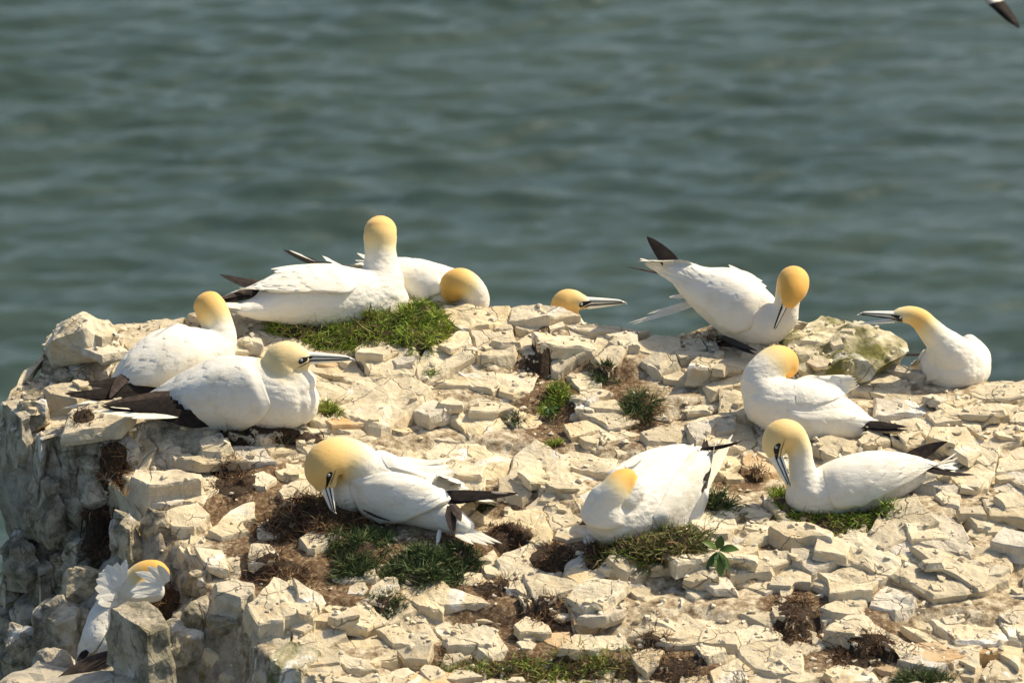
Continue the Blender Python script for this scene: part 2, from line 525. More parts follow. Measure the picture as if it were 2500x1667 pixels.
def build_cliff():
    xs = np.concatenate([np.linspace(-6, -2.3, 40)[:-1], np.linspace(-2.3, 2.2, 420), np.linspace(2.2, 6, 40)[1:]])
    ys = np.concatenate([np.linspace(-6, -2.6, 40)[:-1], np.linspace(-2.6, 0.9, 330), np.linspace(0.9, 6, 40)[1:]])
    X, Y = np.meshgrid(xs, ys)
    H = terrain(X, Y)
    # outer rim of the stack falls to the sea
    out = np.maximum.reduce([np.zeros_like(X), -3.2 - X, X - 4.2, Y - 1.6])
    H = H - 9.0 * np.minimum(out, 3) ** 1.1
    H[0, :] -= 6
    V = np.stack([X, Y, H], -1).reshape(-1, 3)
    dd_ = np.clip((SLOPE * Y - H - 0.22) / 0.35, 0, 1) * np.clip((Y + 0.95) / 0.2, 0, 1) * (X < -1.3) * (X > -1.95)
    V[:, 0] += (0.20 * dd_ * (1 + 0.6 * fbm(Y * 6, H * 6, 61, 3))).ravel()
    ny, nx = X.shape
    idx = np.arange(nx * ny).reshape(ny, nx)
    F = np.stack([idx[:-1, :-1], idx[:-1, 1:], idx[1:, 1:], idx[1:, :-1]], -1).reshape(-1, 4)
    # soil pockets
    soil = np.zeros(X.shape)
    for (px, py, rx, ry, a) in SOIL:
        c = raycast_terrain(px, py)
        u = (X - c.x) / (rx * SPX); v = (Y - c.y) / (ry * SPX / 0.53)
        soil = np.maximum(soil, a * np.clip(1.4 - np.sqrt(u * u + v * v), 0, 1))
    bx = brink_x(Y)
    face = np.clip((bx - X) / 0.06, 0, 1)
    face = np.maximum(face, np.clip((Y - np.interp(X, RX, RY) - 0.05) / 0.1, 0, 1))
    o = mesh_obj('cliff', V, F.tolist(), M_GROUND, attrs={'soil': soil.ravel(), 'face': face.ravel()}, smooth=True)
    o['kind'] = 'structure'
    o['label'] = 'pale chalk cliff top with a steep shaded face'
    return o, V, F


def raycast_terrain(px, py, d0=14.5, d1=22.5, cut=True):
    ts = np.linspace(d0, d1, 1600)
    d = np.array(ray(px, py)); c = np.array(CAM)
    P = c[None] + ts[:, None] * d[None]
    f = P[:, 2] - terrain(P[:, 0], P[:, 1], cut)
    i = np.argmax(f < 0)
    if f[i] >= 0:
        i = len(ts) - 1
    return Vector(P[i])


SOIL = [(1340, 980, 70, 110, 1), (1300, 870, 60, 60, 1), (1480, 940, 90, 50, .9), (1560, 1020, 60, 60, .8), (740, 1280, 190, 130, 1), (580, 1180, 80, 70, 1),
        (1290, 1340, 130, 60, 1), (1420, 1330, 50, 60, 1), (1200, 1420, 70, 60, 1), (1330, 1480, 90, 60, 1), (1250, 1540, 130, 60, 1), (1300, 1630, 230, 50, 1), (1960, 1510, 90, 90, 1),
        (2120, 1600, 130, 60, 1), (2120, 1390, 50, 30, 1), (1640, 1620, 120, 50, .9), (1900, 1330, 50, 30, .8), (2140, 1470, 60, 40, .7), (860, 1400, 120, 80, 1),
        (1060, 1390, 120, 60, 1), (690, 1440, 120, 60, .8), (520, 1210, 60, 60, .8), (790, 825, 120, 36, 1), (1560, 1320, 120, 60, 1), (2050, 1270, 160, 50, 1),
        (1250, 1220, 60, 40, .6), (700, 1035, 120, 20, .8), (1330, 800, 40, 30, .6), (1800, 1180, 60, 40, .7)]
cliff, TV, TF = build_cliff()

BV, BF = [], []                    # everything solid, for setting things down


def collect(verts, faces):
    n = len(BV)
    BV.extend([tuple(v) for v in verts])
    BF.extend([[i + n for i in f] for f in faces])


# ------------------------------------------------------------------ stones
def fn(v, s):
    return mnoise.noise(Vector(v) * s)


def slab_mesh(top, thick, seed, rough=1.0, flare=0.10):
    """top: list of world points of the upper face outline; returns verts, faces"""
    off = Vector((seed * 3.17, seed * 1.31, seed * 7.7))
    c = sum(top, Vector()) / len(top)
    area = 0
    for i in range(len(top)):
        a = top[i] - c; b = top[(i + 1) % len(top)] - c
        area += a.x * b.y - a.y * b.x
    if area < 0:
        top = top[::-1]
    # resample and roughen the outline
    out = []
    n = len(top)
    size = max((p - c).length for p in top)
    seg = max(0.014, size / 9)
    for i in range(n):
        a, b = top[i], top[(i + 1) % n]
        L = (b - a).length
        k = max(1, int(round(L / seg)))
        nrm = Vector((b.y - a.y, a.x - b.x, 0))
        if nrm.length > 0:
            nrm.normalize()
        for j in range(k):
            f = j / k
            p = a.lerp(b, f)
            w = math.sin(math.pi * f) if k > 1 else 0
            p = p + nrm * (fn(p + off, 28) * 0.35 * seg * rough + w * fn(p + off, 9) * 0.10 * L)
            out.append(p)
    m = len(out)
    verts, faces = [], []

    def ring(pts):
        s = len(verts)
        verts.extend(pts)
        return s
    amp = min(0.009, size * 0.055) * rough
    cen = c + Vector((0, 0, amp * fn(c + off, 13)))
    rings = []
    for ins, dz in ((0.82, 0), (0.62, 0.0), (0.42, 0), (0.22, 0.0), (0.06, 0.0)):
        pts = []
        for p in out:
            q = p.lerp(c, ins)
            st = fn(q + off, 11) * 3.0
            q.z += amp * (fn(q + off, 16) + 0.5 * fn(q + off, 45)) + min(0.005, size * 0.035) * (math.floor(st) + min(1, (st - math.floor(st)) * 4)) * 0.6
            pts.append(q)
        rings.append(ring(pts))
    ch = min(0.010, thick * 0.3)
    pts = []
    for p in out:
        q = p.copy()
        q.z += -ch * (0.35 + 0.9 * abs(fn(p + off, 31))) + amp * 0.6 * fn(q + off, 16)
        pts.append(q)
    rings.append(ring(pts))
    ns = int(min(6, max(2, thick / 0.022)))
    for k in range(1, ns + 1):
        f = k / ns
        lay = fn(Vector((0, 0, k * 3.3)) + off, 1.7) * (0.012 + 0.02 * max(0, rough - 1.2)) * rough
        pts = []
        for p in out:
            d = (p - c); d.z = 0
            if d.length > 0:
                d.normalize()
            q = p + d * (flare * thick * f + lay + 0.013 * rough * fn(p + off + Vector((0, 0, f * thick)), 22) + 0.02 * fn(p + off + Vector((0, 0, f * thick)), 7) * f)
            q.z = p.z - ch - (thick - ch) * f + 0.004 * fn(p + off, 40 + k)
            pts.append(q)
        rings.append(ring(pts))
    ci = len(verts)
    verts.append(cen)
    for i in range(m):
        j = (i + 1) % m
        faces.append((ci, rings[0] + i, rings[0] + j))
        for a, b in zip(rings[:-1], rings[1:]):
            faces.append((a + i, b + i, b + j, a + j))
    return verts, faces


def put_rock(name, verts, faces, mat, parent=None, label=None, smooth=False):
    c = sum(verts, Vector()) / len(verts)
    zmin = min(v.z for v in verts)
    loc = Vector((c.x, c.y, zmin))
    o = mesh_obj(name, verts, faces, mat, parent, loc, smooth)
    collect(verts, faces)
    if label:
        tag(o, label, 'rock')
    return o


TR_POLY = []                    # traced outlines in photo pixels, so that the fill leaves them room


def traced(z, pts, t, mat=None, label=None, name='rock_slab', slope=(0.0, 0.20), lift=0.0, rough=1.0, dd=0.0):
    s = Z[z][2]
    P = [zp(z, *p) for p in pts]
    tpx = t / s
    TR_POLY.append(P)
    front = max(P, key=lambda p: p[1])
    hit = raycast_terrain(front[0], front[1] + tpx * 0.8, cut=False)
    th = tpx * SPX / math.cos(PITCH)
    p0 = hit + Vector((0, 0, th * 0.8 + lift))
    # keep the traced front corner on its own pixel: plane through the ray at the hit depth
    d = (p0 - CAM).dot(FWD) + dd
    p0 = at(front[0], front[1], d)
    top = []
    for (x, y) in P:
        r = ray(x, y)
        den = r.z - slope[0] * r.x - slope[1] * r.y
        q = CAM - p0
        tt = -(q.z - slope[0] * q.x - slope[1] * q.y) / den
        top.append(CAM + r * tt)
    v, f = slab_mesh(top, th + 0.03, len(TR_POLY) * 1.7, rough)
    return put_rock(name, v, f, mat or M_CHALK, None if label else cliff, label)


def hull_rock(z, X, Y, w, h, depth=0.9, mat=None, label=None, seed=1, npts=16, name='boulder', dd=0.0, rough=1.0, flat=1.0):
    """angular boulder whose middle stands at the given spot"""
    r = random.Random(seed)
    px, py = zp(z, X, Y)
    s = Z[z][2]
    hit = raycast_terrain(px, py + h / s * 0.42, cut=False)
    d = (hit - CAM).dot(FWD) + dd
    c = at(px, py, d)
    a = w / s * SPX / 2
    b = a * depth
    e = h / s * SPX / 2
    bm = bmesh.new()
    for i in range(npts):
        v = Vector((r.gauss(0, 1), r.gauss(0, 1), r.gauss(0, 1))).normalized()
        m = max(abs(v.x), abs(v.y), abs(v.z))
        v = v * (1 + (1 / m - 1) * 0.35 * flat)
        bm.verts.new((v.x * a, v.y * b, v.z * e))
    bmesh.ops.convex_hull(bm, input=bm.verts)
    bmesh.ops.delete(bm, geom=[v for v in bm.verts if not v.link_faces], context='VERTS')
    bmesh.ops.triangulate(bm, faces=bm.faces)
    L = max(a, e)
    for it in range(3):
        ed = [x for x in bm.edges if x.calc_length() > L * 0.16]
        if ed:
            bmesh.ops.subdivide_edges(bm, edges=ed, cuts=1)
            bmesh.ops.triangulate(bm, faces=bm.faces)
    off = Vector((seed * 2.1, seed * 5.7, seed * 0.9))
    bm.normal_update()
    for v in bm.verts:
        n = v.normal
        v.co += n * (L * 0.10 * rough * fn(v.co + off, 1.6 / L) + L * 0.06 * rough * fn(v.co + off, 5 / L))
    verts = [v.co + c for v in bm.verts]
    bm.verts.index_update()
    faces = [tuple(v.index for v in f.verts) for f in bm.faces]
    bm.free()
    return put_rock(name, verts, faces, mat or M_CHALK, None if label else cliff, label)


# --- stones that lie loose and can be named
traced('M', [(150, 840), (410, 600), (560, 640), (800, 760), (770, 950), (510, 970), (490, 1000), (270, 1020), (180, 900)], 210, M_CHALK,
       'large flat-topped cream block with a dark front, a small slab resting on it', 'rock', (0.02, 0.22))
traced('M', [(310, 690), (440, 550), (570, 590), (600, 650), (580, 700), (470, 730)], 26, M_CHALK, 'small thin slab resting on the large cream block', 'rock', (0, 0.24), 0.02)
traced('M', [(350, 1310), (560, 1170), (840, 1270), (800, 1310), (650, 1440), (530, 1440), (470, 1450)], 250, M_MOSS,
       'block with green stained top and dark mossy front at the bottom edge', 'rock', (0, 0.25))
traced('L', [(815, 1010), (930, 960), (1100, 960), (1250, 1130), (1090, 1210), (990, 1130)], 330, M_FACE,  # darker chalk puts the shade of its front into the colour
       'tall shade-darkened triangular block in front of the ruffled bird on the cliff face', 'rock', (0, 0.25), dd=-0.32)
traced('N', [(790, 220), (820, 160), (1100, 120), (1195, 190), (1180, 240), (1040, 240), (920, 260)], 34, M_CHALK,
       'flat pale stone touching the breast of the bird asleep in the weed nest', 'rock')
traced('N', [(830, 1260), (990, 1120), (1150, 1120), (1240, 1240), (1080, 1270)], 90, M_CHALK, 'wedge-shaped cream stone above the green weeds along the bottom', 'rock', (-.05, .28))
traced('N', [(1380, 650), (1490, 600), (1690, 690), (1680, 720), (1640, 790), (1560, 780), (1430, 690)], 26, M_CHALK, 'ridged stone lying on the upper edge of the broad smooth slab', 'rock')
traced('O', [(890, 1000), (940, 950), (1050, 910), (1180, 900), (1260, 960), (1640, 1170), (1440, 1210), (1440, 1160), (1180, 1090)], 75, M_CHALK,
       'long pale slab with a straight dark front edge amid dry roots', 'rock', (-0.08, 0.2))
traced('O', [(1270, 470), (1440, 330), (1700, 390), (1720, 440), (1650, 560), (1530, 540)], 32, M_CHALK, 'flat slab below the green nest of the bird tucking its bill', 'rock')
traced('O', [(530, 1310), (620, 1280), (900, 1310), (1000, 1350), (800, 1370), (600, 1350)], 22, M_CHALK, 'thin sliver of stone lying in dry roots at the bottom edge', 'rock')
traced('O', [(1930, 170), (2010, 100), (2180, 130), (2190, 200), (2110, 270), (2000, 240)], 70, M_CHALK, 'angular pale boulder just behind the big grey boulder at the frame edge', 'rock', (-.1, .25))
traced('O', [(2100, 360), (2200, 250), (2352, 290), (2420, 420), (2250, 400)], 170, M_GREY, 'big grey boulder cut off by the right frame edge', 'rock', (0, .3))
hull_rock('K', 680, 345, 650, 520, 0.9, M_CHALK, 'large rounded pale boulder perched on the far corner of the cliff', 5, 26, 'rock', 0.0, 0.9, 0.6)
hull_rock('S', 2050, 872, 320, 125, 0.9, M_MOSS, 'humped rock with green moss between two birds on the skyline', 11, 30, 'rock', 0.04, 1.5, 0.8)
hull_rock('B', 1420, 510, 290, 170, 0.9, M_GREY, 'smooth grey-white stone behind the head of the profile bird', 12, 18, 'rock', 0.0, 0.7)

# --- slabs that belong to the cliff, traced one by one
TR = [
    ('P', [(60, 530), (140, 470), (300, 440), (440, 450), (570, 475), (655, 640), (600, 690), (430, 640), (190, 640), (20, 600)], 40, None),
    ('P', [(-379, 700), (-200, 640), (190, 630), (580, 650), (650, 765), (430, 800), (180, 840), (0, 855), (-150, 800)], 75, None),
    ('P', [(620, 500), (740, 460), (930, 570), (860, 690), (650, 700), (610, 600)], 25, None),
    ('P', [(640, 735), (740, 735), (890, 775), (800, 850), (640, 840)], 30, None),
    ('P', [(-100, 950), (200, 925), (520, 1000), (540, 1055), (240, 1060), (-20, 1010)], 22, None),
    ('P', [(230, 1070), (550, 1060), (550, 1150), (480, 1180), (370, 1205), (170, 1200), (100, 1130)], 60, None),
    ('P', [(530, 960), (650, 930), (850, 960), (850, 1030), (700, 1050), (560, 1110), (520, 1040)], 16, None),
    ('P', [(570, 1110), (830, 1050), (840, 1120), (700, 1170), (600, 1150)], 44, None),
    ('P', [(690, 1330), (740, 1240), (860, 1200), (970, 1370), (800, 1360)], 50, None),
    ('P', [(860, 950), (920, 930), (1010, 1030), (1000, 1120), (850, 1180), (840, 1060)], 26, None),
    ('P', [(1000, 1120), (1100, 1100), (1500, 1170), (1480, 1290), (1160, 1250), (1100, 1280), (980, 1310), (970, 1200)], 42, None),
    ('P', [(1190, 730), (1280, 660), (1440, 690), (1440, 720), (1330, 740), (1240, 770)], 42, None),
    ('P', [(1250, 790), (1340, 750), (1480, 750), (1540, 830), (1450, 830), (1340, 820)], 90, None),
    ('P', [(1120, 940), (1180, 890), (1360, 900), (1460, 960), (1450, 1040), (1250, 1060), (1150, 1040)], 20, 'o'),
    ('P', [(1240, 1080), (1380, 1020), (1440, 1110), (1330, 1120)], 36, None),
    ('P', [(1460, 960), (1560, 980), (1660, 1050), (1600, 1140), (1490, 1150), (1440, 1040)], 40, None),
    ('P', [(1900, 660), (2140, 650), (2250, 740), (2240, 800), (2160, 840), (1990, 840), (1930, 760)], 60, None),
    ('P', [(1930, 480), (2200, 460), (2200, 500), (2080, 540), (1980, 560)], 30, None),
    ('P', [(1340, 290), (1420, 280), (1520, 330), (1480, 430), (1370, 480), (1320, 380)], 30, None),
    ('P', [(760, 340), (880, 270), (990, 260), (1020, 330), (960, 400), (780, 390)], 30, None),
    ('P', [(1030, 340), (1120, 310), (1250, 350), (1200, 440), (1100, 430)], 60, None),
    ('P', [(990, 580), (1060, 480), (1180, 480), (1190, 510), (1080, 560)], 22, None),
    ('P', [(1530, 470), (1700, 480), (1800, 600), (1830, 760), (1860, 900), (1700, 860), (1590, 700), (1570, 560)], 30, None),
    ('P', [(1650, 1010), (1800, 930), (2000, 1020), (2030, 1060), (1850, 1080), (1700, 1120)], 30, None),
    ('P', [(1970, 920), (2120, 880), (2200, 900), (2160, 980), (2060, 1060), (2000, 980)], 90, 'g'),
    ('P', [(2230, 880), (2340, 830), (2352, 960), (2200, 990)], 80, 'g'),
    ('P', [(260, 290), (400, 230), (560, 270), (540, 300), (330, 300)], 26, None),
    ('P', [(360, 330), (540, 305), (570, 400), (480, 420), (400, 400)], 20, None),
    ('P', [(560, 280), (740, 250), (760, 330), (740, 430), (580, 420)], 20, None),
    ('P', [(380, 140), (560, 130), (760, 170), (740, 240), (560, 260), (360, 210)], 24, None),
    ('P', [(760, 170), (900, 120), (960, 130), (980, 240), (860, 260), (760, 240)], 28, None),
    ('P', [(960, 150), (1080, 140), (1120, 230), (1010, 250)], 30, None),
    ('P', [(1130, 230), (1220, 210), (1310, 250), (1300, 300), (1160, 300)], 40, 'g'),
    ('P', [(1640, 330), (1760, 290), (1940, 300), (1950, 400), (1760, 440), (1640, 400)], 30, None),
    ('P', [(1960, 320), (2080, 300), (2130, 380), (2000, 420)], 26, None),
    ('P', [(2110, 320), (2190, 310), (2250, 420), (2150, 400)], 30, 'g'),
    ('M', [(820, 1290), (870, 1230), (1000, 1280), (1280, 1370), (1370, 1450), (1080, 1430), (930, 1290)], 150, None),
    ('M', [(960, 1200), (1130, 1160), (1420, 1170), (1550, 1340), (1400, 1370), (1340, 1400), (1060, 1300)], 64, None),
    ('M', [(1340, 1060), (1520, 1010), (1680, 1130), (1790, 1220), (1500, 1210)], 130, None),
    ('M', [(1560, 900), (1740, 890), (1940, 1170), (1810, 1250), (1700, 1130), (1560, 1060)], 34, None),
    ('M', [(1040, 800), (1110, 830), (1225, 960), (1235, 1060), (1150, 990), (1080, 880)], 90, 'g'),
    ('M', [(1155, 800), (1240, 790), (1330, 880), (1345, 960), (1250, 950), (1190, 880)], 110, None),
    ('M', [(1290, 790), (1340, 800), (1430, 950), (1440, 1000), (1370, 970), (1340, 880)], 60, None),
    ('M', [(1360, 830), (1430, 830), (1515, 950), (1510, 980), (1450, 980), (1400, 900)], 60, None),
    ('M', [(1880, 1060), (1990, 1000), (2140, 1080), (1960, 1170)], 22, None),
    ('M', [(1780, 940), (1960, 900), (1890, 1010), (1820, 1000)], 18, None),
    ('M', [(1950, 1170), (2140, 1110), (2331, 1020), (2460, 1060), (2410, 1200), (2000, 1230)], 110, None),
    ('M', [(1190, 500), (1250, 420), (1560, 370), (1500, 480), (1300, 550)], 24, None),
    ('M', [(1820, 790), (1920, 660), (2100, 700), (2331, 770), (2400, 830), (2000, 850)], 80, None),
    ('M', [(740, 1020), (840, 930), (960, 910), (920, 1000), (800, 1000)], 130, None),
    ('M', [(1100, 1440), (1370, 1480), (1650, 1430), (1800, 1500), (1750, 1600), (1100, 1620)], 40, None),
    ('M', [(1470, 720), (1700, 800), (1810, 880), (1760, 900), (1600, 820), (1500, 760)], 30, None),
    ('M', [(1580, 320), (1830, 280), (1950, 320), (1800, 350), (1600, 360)], 20, None),
    ('M', [(2000, 580), (2100, 500), (2260, 440), (2250, 500), (2120, 570)], 20, None),
    ('N', [(510, 560), (740, 560), (900, 600), (1110, 690), (1060, 700), (820, 760), (820, 800), (680, 840), (560, 690)], 90, None),
    ('N', [(890, 560), (950, 495), (1130, 540), (1160, 650), (1100, 690), (930, 600)], 60, None),
    ('N', [(940, 330), (1060, 280), (1130, 270), (1100, 470), (960, 470)], 14, None),
    ('S', [(1483, 1452), (1560, 1435), (1660, 1440), (1720, 1450), (1800, 1447), (1890, 1465), (1890, 1490), (1800, 1535), (1770, 1560), (1730, 1567), (1650, 1545), (1600, 1525), (1540, 1510), (1500, 1480)], 13, None),
    ('N', [(1150, 1130), (1450, 1130), (1530, 1250), (1330, 1260), (1240, 1240)], 22, None),
    ('N', [(690, 1170), (760, 1110), (950, 1090), (960, 1150), (830, 1240)], 18, 'o'),
    ('N', [(290, 620), (400, 585), (490, 600), (570, 680), (480, 700), (310, 700)], 70, None),
    ('N', [(60, 990), (230, 950), (480, 990), (300, 1030)], 20, None),
    ('N', [(1820, 480), (1960, 430), (2200, 580), (2100, 640), (1900, 650)], 18, None),
    ('N', [(200, 150), (400, -20), (700, -60), (730, 60), (800, 180), (760, 290), (640, 280), (480, 220)], 22, None),
    ('N', [(130, 490), (230, 460), (330, 530), (270, 580), (160, 570)], 44, None),
    ('N', [(600, 290), (800, 370), (700, 395), (630, 350)], 12, None),
    ('N', [(1180, 850), (1300, 820), (1380, 900), (1360, 970), (1240, 960)], 20, 'g'),
    ('N', [(450, 1190), (540, 1150), (640, 1200), (600, 1260), (500, 1250)], 24, None),
    ('N', [(2000, 1180), (2170, 1170), (2250, 1230), (2170, 1270), (2040, 1230)], 20, 'g'),
    ('N', [(1560, 1450), (1640, 1430), (1720, 1480), (1680, 1560), (1560, 1560)], 40, None),
    ('N', [(1180, -40), (1220, -60), (1240, 40), (1195, 60)], 30, None),
    ('O', [(470, 260), (560, 220), (740, 205), (950, 300), (940, 350), (800, 330), (640, 350)], 130, None),
    ('O', [(1380, 200), (1500, 130), (1700, 110), (1890, 220), (1960, 340), (1960, 480), (1720, 430), (1430, 330)], 30, 'g'),
    ('O', [(1110, 470), (1210, 410), (1260, 490), (1170, 490)], 60, None),
    ('O', [(1500, 840), (1600, 730), (1700, 830), (1620, 860)], 34, None),
    ('O', [(830, 590), (960, 590), (1060, 680), (1050, 740), (980, 680)], 80, None),
    ('O', [(160, 440), (390, 380), (400, 440), (350, 460), (200, 480)], 110, None),
    ('O', [(480, 440), (640, 420), (730, 460), (720, 500), (620, 540), (520, 500)], 44, None),
    ('O', [(120, 1210), (330, 1140), (400, 1290), (300, 1250), (180, 1290)], 44, None),
    ('O', [(160, 1290), (260, 1260), (370, 1310), (300, 1340), (240, 1350)], 60, None),
    ('O', [(310, 700), (460, 620), (590, 690), (450, 750)], 22, None),
    ('O', [(490, 840), (560, 830), (620, 890), (560, 940), (500, 930)], 70, None),
    ('O', [(1740, 920), (1960, 890), (2000, 920), (1880, 970), (1770, 970)], 22, None),
    ('O', [(1460, 910), (1650, 950), (1760, 990), (1660, 1030), (1570, 1010)], 22, None),
    ('O', [(1900, 530), (2050, 520), (2200, 650), (2160, 690), (1980, 650)], 26, None),
    ('O', [(500, 1150), (600, 1150), (690, 1220), (640, 1250), (530, 1220)], 26, None),
    ('O', [(1420, 1220), (1580, 1180), (1660, 1250), (1790, 1270), (1700, 1300), (1500, 1260)], 110, 'g'),
    ('O', [(860, 1200), (950, 1190), (1010, 1250), (1000, 1290), (930, 1250)], 18, None),
    ('O', [(1700, 20), (1760, -20), (1890, 30), (1880, 110), (1760, 90)], 40, None),
    ('O', [(1980, 370), (2060, 400), (2130, 520), (2110, 560), (2000, 500)], 30, None),
    ('O', [(380, 170), (500, 180), (570, 190), (480, 250), (400, 230)], 30, None),
    ('O', [(240, 20), (330, 40), (470, 150), (400, 170), (300, 90)], 40, 'g'),
    ('O', [(420, 10), (520, 80), (570, 150), (540, 160), (440, 80)], 40, None),
    ('O', [(900, 860), (1140, 850), (1245, 910), (1240, 950), (1060, 900)], 24, None),
    ('O', [(1800, 1230), (2000, 1200), (2000, 1280), (1880, 1320), (1790, 1280)], 34, None),
    ('O', [(2020, 1340), (2130, 1200), (2352, 1260), (2352, 1380), (2100, 1400)], 24, None),
    ('L', [(960, 50), (990, 0), (1340, -20), (1500, 30), (1490, 70), (1100, 110)], 330, 'g'),
    ('L', [(1210, 300), (1460, 220), (1560, 320), (1440, 420), (1270, 410)], 90, None),
    ('L', [(1310, 560), (1440, 470), (1520, 490), (1540, 560), (1620, 640), (1500, 720), (1430, 640)], 90, None),
    ('L', [(1580, 830), (1730, 790), (1880, 830), (1880, 900), (1780, 930), (1600, 890)], 150, 'g'),
    ('L', [(1510, 1310), (1560, 1290), (1670, 1320), (1620, 1370), (1530, 1340)], 40, None),
    ('L', [(1430, 1380), (1560, 1400), (1640, 1440), (1500, 1470)], 100, 'm'),
    ('L', [(1620, 1500), (1700, 1450), (1880, 1460), (1880, 1520), (1700, 1540)], 60, None),
    ('L', [(1610, 380), (1720, 270), (1880, 210), (1900, 350), (1720, 400)], 60, None),
    ('L', [(1540, 440), (1640, 360), (1800, 370), (1850, 440), (1640, 490)], 40, None),
    ('L', [(1240, 640), (1300, 610), (1420, 760), (1400, 860), (1280, 720)], 120, 'f'),
    ('K', [(300, 1080), (430, 1020), (700, 1050), (700, 1130), (580, 1180), (440, 1070), (340, 1150)], 480, 'f'),
    ('K', [(20, 820), (150, 790), (200, 850), (110, 890)], 420, 'f'),
    ('K', [(170, 760), (300, 700), (370, 800), (200, 800)], 160, 'f'),
    ('K', [(350, 710), (500, 660), (740, 640), (640, 800), (420, 760)], 260, None),
    ('K', [(1000, 1010), (1180, 970), (1240, 1060), (1030, 1070)], 44, None),
    ('K', [(1180, 970), (1300, 930), (1480, 950), (1400, 1000), (1200, 1010)], 60, None),
    ('K', [(1030, 1080), (1200, 1060), (1260, 1130), (1060, 1150)], 40, None),
    ('K', [(1230, 1130), (1340, 1070), (1350, 1150), (1240, 1190)], 40, None),
    ('K', [(980, 250), (1100, 220), (1210, 240), (1200, 330), (1020, 400)], 60, None),
    ('B', [(1330, 300), (1480, 290), (1620, 370), (1480, 400), (1380, 350)], 60, 'g'),
    ('C', [(0, 160), (120, 130), (290, 150), (250, 190), (80, 180)], 26, None),
    ('C', [(100, 270), (200, 190), (260, 220), (180, 330), (60, 350)], 30, None),
]
TR += [('S', [(1945, 815), (2005, 768), (2060, 782), (2045, 835), (1975, 845)], 25, 'm'), ('S', [(2062, 778), (2125, 802), (2178, 868), (2120, 866), (2052, 832)], 25, 'm'), ('S', [(1940, 852), (2040, 838), (2062, 872), (1985, 892)], 20, None), ('S', [(2065, 850), (2130, 870), (2150, 905), (2070, 900)], 20, None)]
TR += [
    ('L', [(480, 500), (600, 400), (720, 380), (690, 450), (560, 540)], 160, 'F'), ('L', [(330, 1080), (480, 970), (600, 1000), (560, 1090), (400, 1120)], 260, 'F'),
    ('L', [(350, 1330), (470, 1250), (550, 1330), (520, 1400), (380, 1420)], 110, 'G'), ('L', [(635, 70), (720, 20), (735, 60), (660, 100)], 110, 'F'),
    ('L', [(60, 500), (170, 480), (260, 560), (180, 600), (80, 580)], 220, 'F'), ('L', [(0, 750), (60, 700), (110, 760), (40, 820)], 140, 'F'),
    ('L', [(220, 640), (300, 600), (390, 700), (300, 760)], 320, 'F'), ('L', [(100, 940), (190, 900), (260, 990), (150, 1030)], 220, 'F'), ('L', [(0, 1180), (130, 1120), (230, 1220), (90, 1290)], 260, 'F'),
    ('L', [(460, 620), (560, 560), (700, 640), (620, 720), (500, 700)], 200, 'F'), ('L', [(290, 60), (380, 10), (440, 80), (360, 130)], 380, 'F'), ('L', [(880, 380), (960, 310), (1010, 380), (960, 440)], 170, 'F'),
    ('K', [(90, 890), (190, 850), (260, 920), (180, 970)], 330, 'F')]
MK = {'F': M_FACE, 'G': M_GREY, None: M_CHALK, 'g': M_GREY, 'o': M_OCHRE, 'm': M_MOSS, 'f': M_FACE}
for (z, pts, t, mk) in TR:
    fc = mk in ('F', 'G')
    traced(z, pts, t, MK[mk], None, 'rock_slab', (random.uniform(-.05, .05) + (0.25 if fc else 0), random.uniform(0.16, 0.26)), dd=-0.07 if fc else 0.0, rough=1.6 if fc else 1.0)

# --- boulders of the shaded face
FACE = [('L', 940, 460, 170, 290), ('L', 600, 540, 300, 200), ('L', 560, 690, 270, 250), ('L', 640, 860, 240, 260), ('L', 450, 1130, 300, 330), ('L', 590, 1150, 150, 260),
        ('L', 150, 590, 190, 250), ('L', 130, 860, 140, 150), ('L', 300, 820, 190, 430), ('L', 440, 1390, 230, 190), ('L', 40, 900, 120, 160), ('L', 230, 1280, 260, 300),
        ('L', 80, 1450, 260, 260), ('L', 1380, 1080, 220, 260), ('L', 1330, 1350, 280, 380), ('L', 1500, 1080, 200, 240), ('L', 640, 260, 240, 300), ('L', 420, 200, 260, 420),
        ('L', 300, 400, 200, 300), ('L', 780, 420, 150, 150), ('L', 1160, 430, 160, 260), ('K', 800, 1090, 330, 300), ('K', 1480, 1170, 560, 330),
        ('K', 700, 600, 160, 150), ('K', 900, 560, 160, 140), ('K', 540, 620, 120, 120), ('K', 130, 1010, 150, 300), ('K', 280, 960, 200, 260), ('K', 1000, 1240, 230, 260),
        ('L', 1700, 1080, 240, 220), ('L', 1500, 860, 160, 220), ('L', 350, 620, 140, 240), ('L', 480, 920, 180, 180), ('L', 100, 1150, 240, 220), ('L', 980, 880, 160, 120)]
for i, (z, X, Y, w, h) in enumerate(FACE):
    lit = (z, X) in (('L', 440), ('K', 1000), ('K', 700), ('K', 900))  # sunlit boulders get paler chalk, their light set by colour
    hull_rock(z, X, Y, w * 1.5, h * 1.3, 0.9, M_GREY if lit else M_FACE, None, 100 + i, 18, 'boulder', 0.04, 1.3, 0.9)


hull_rock('S', 215, 1745, 430, 260, 0.8, M_GREY, None, 201, 20, 'boulder', -0.25, 1.2, 0.9)
hull_rock('S', 135, 1640, 110, 120, 0.8, M_GREY, None, 202, 16, 'boulder', -0.25, 1.2, 0.9)


# --- the rest of the cracked pavement: cells between random seeds
def in_poly(x, y, P):
    c = False
    j = len(P) - 1
    for i in range(len(P)):
        xi, yi = P[i]; xj, yj = P[j]
        if (yi > y) != (yj > y) and x < (xj - xi) * (y - yi) / (yj - yi) + xi:
            c = not c
        j = i
    return c


def on_veg(px, py):
    for (x, y, rx, ry, a) in SOIL:
        if ((px - x) / rx) ** 2 + ((py - y) / ry) ** 2 < 0.8:
            return True
    return False


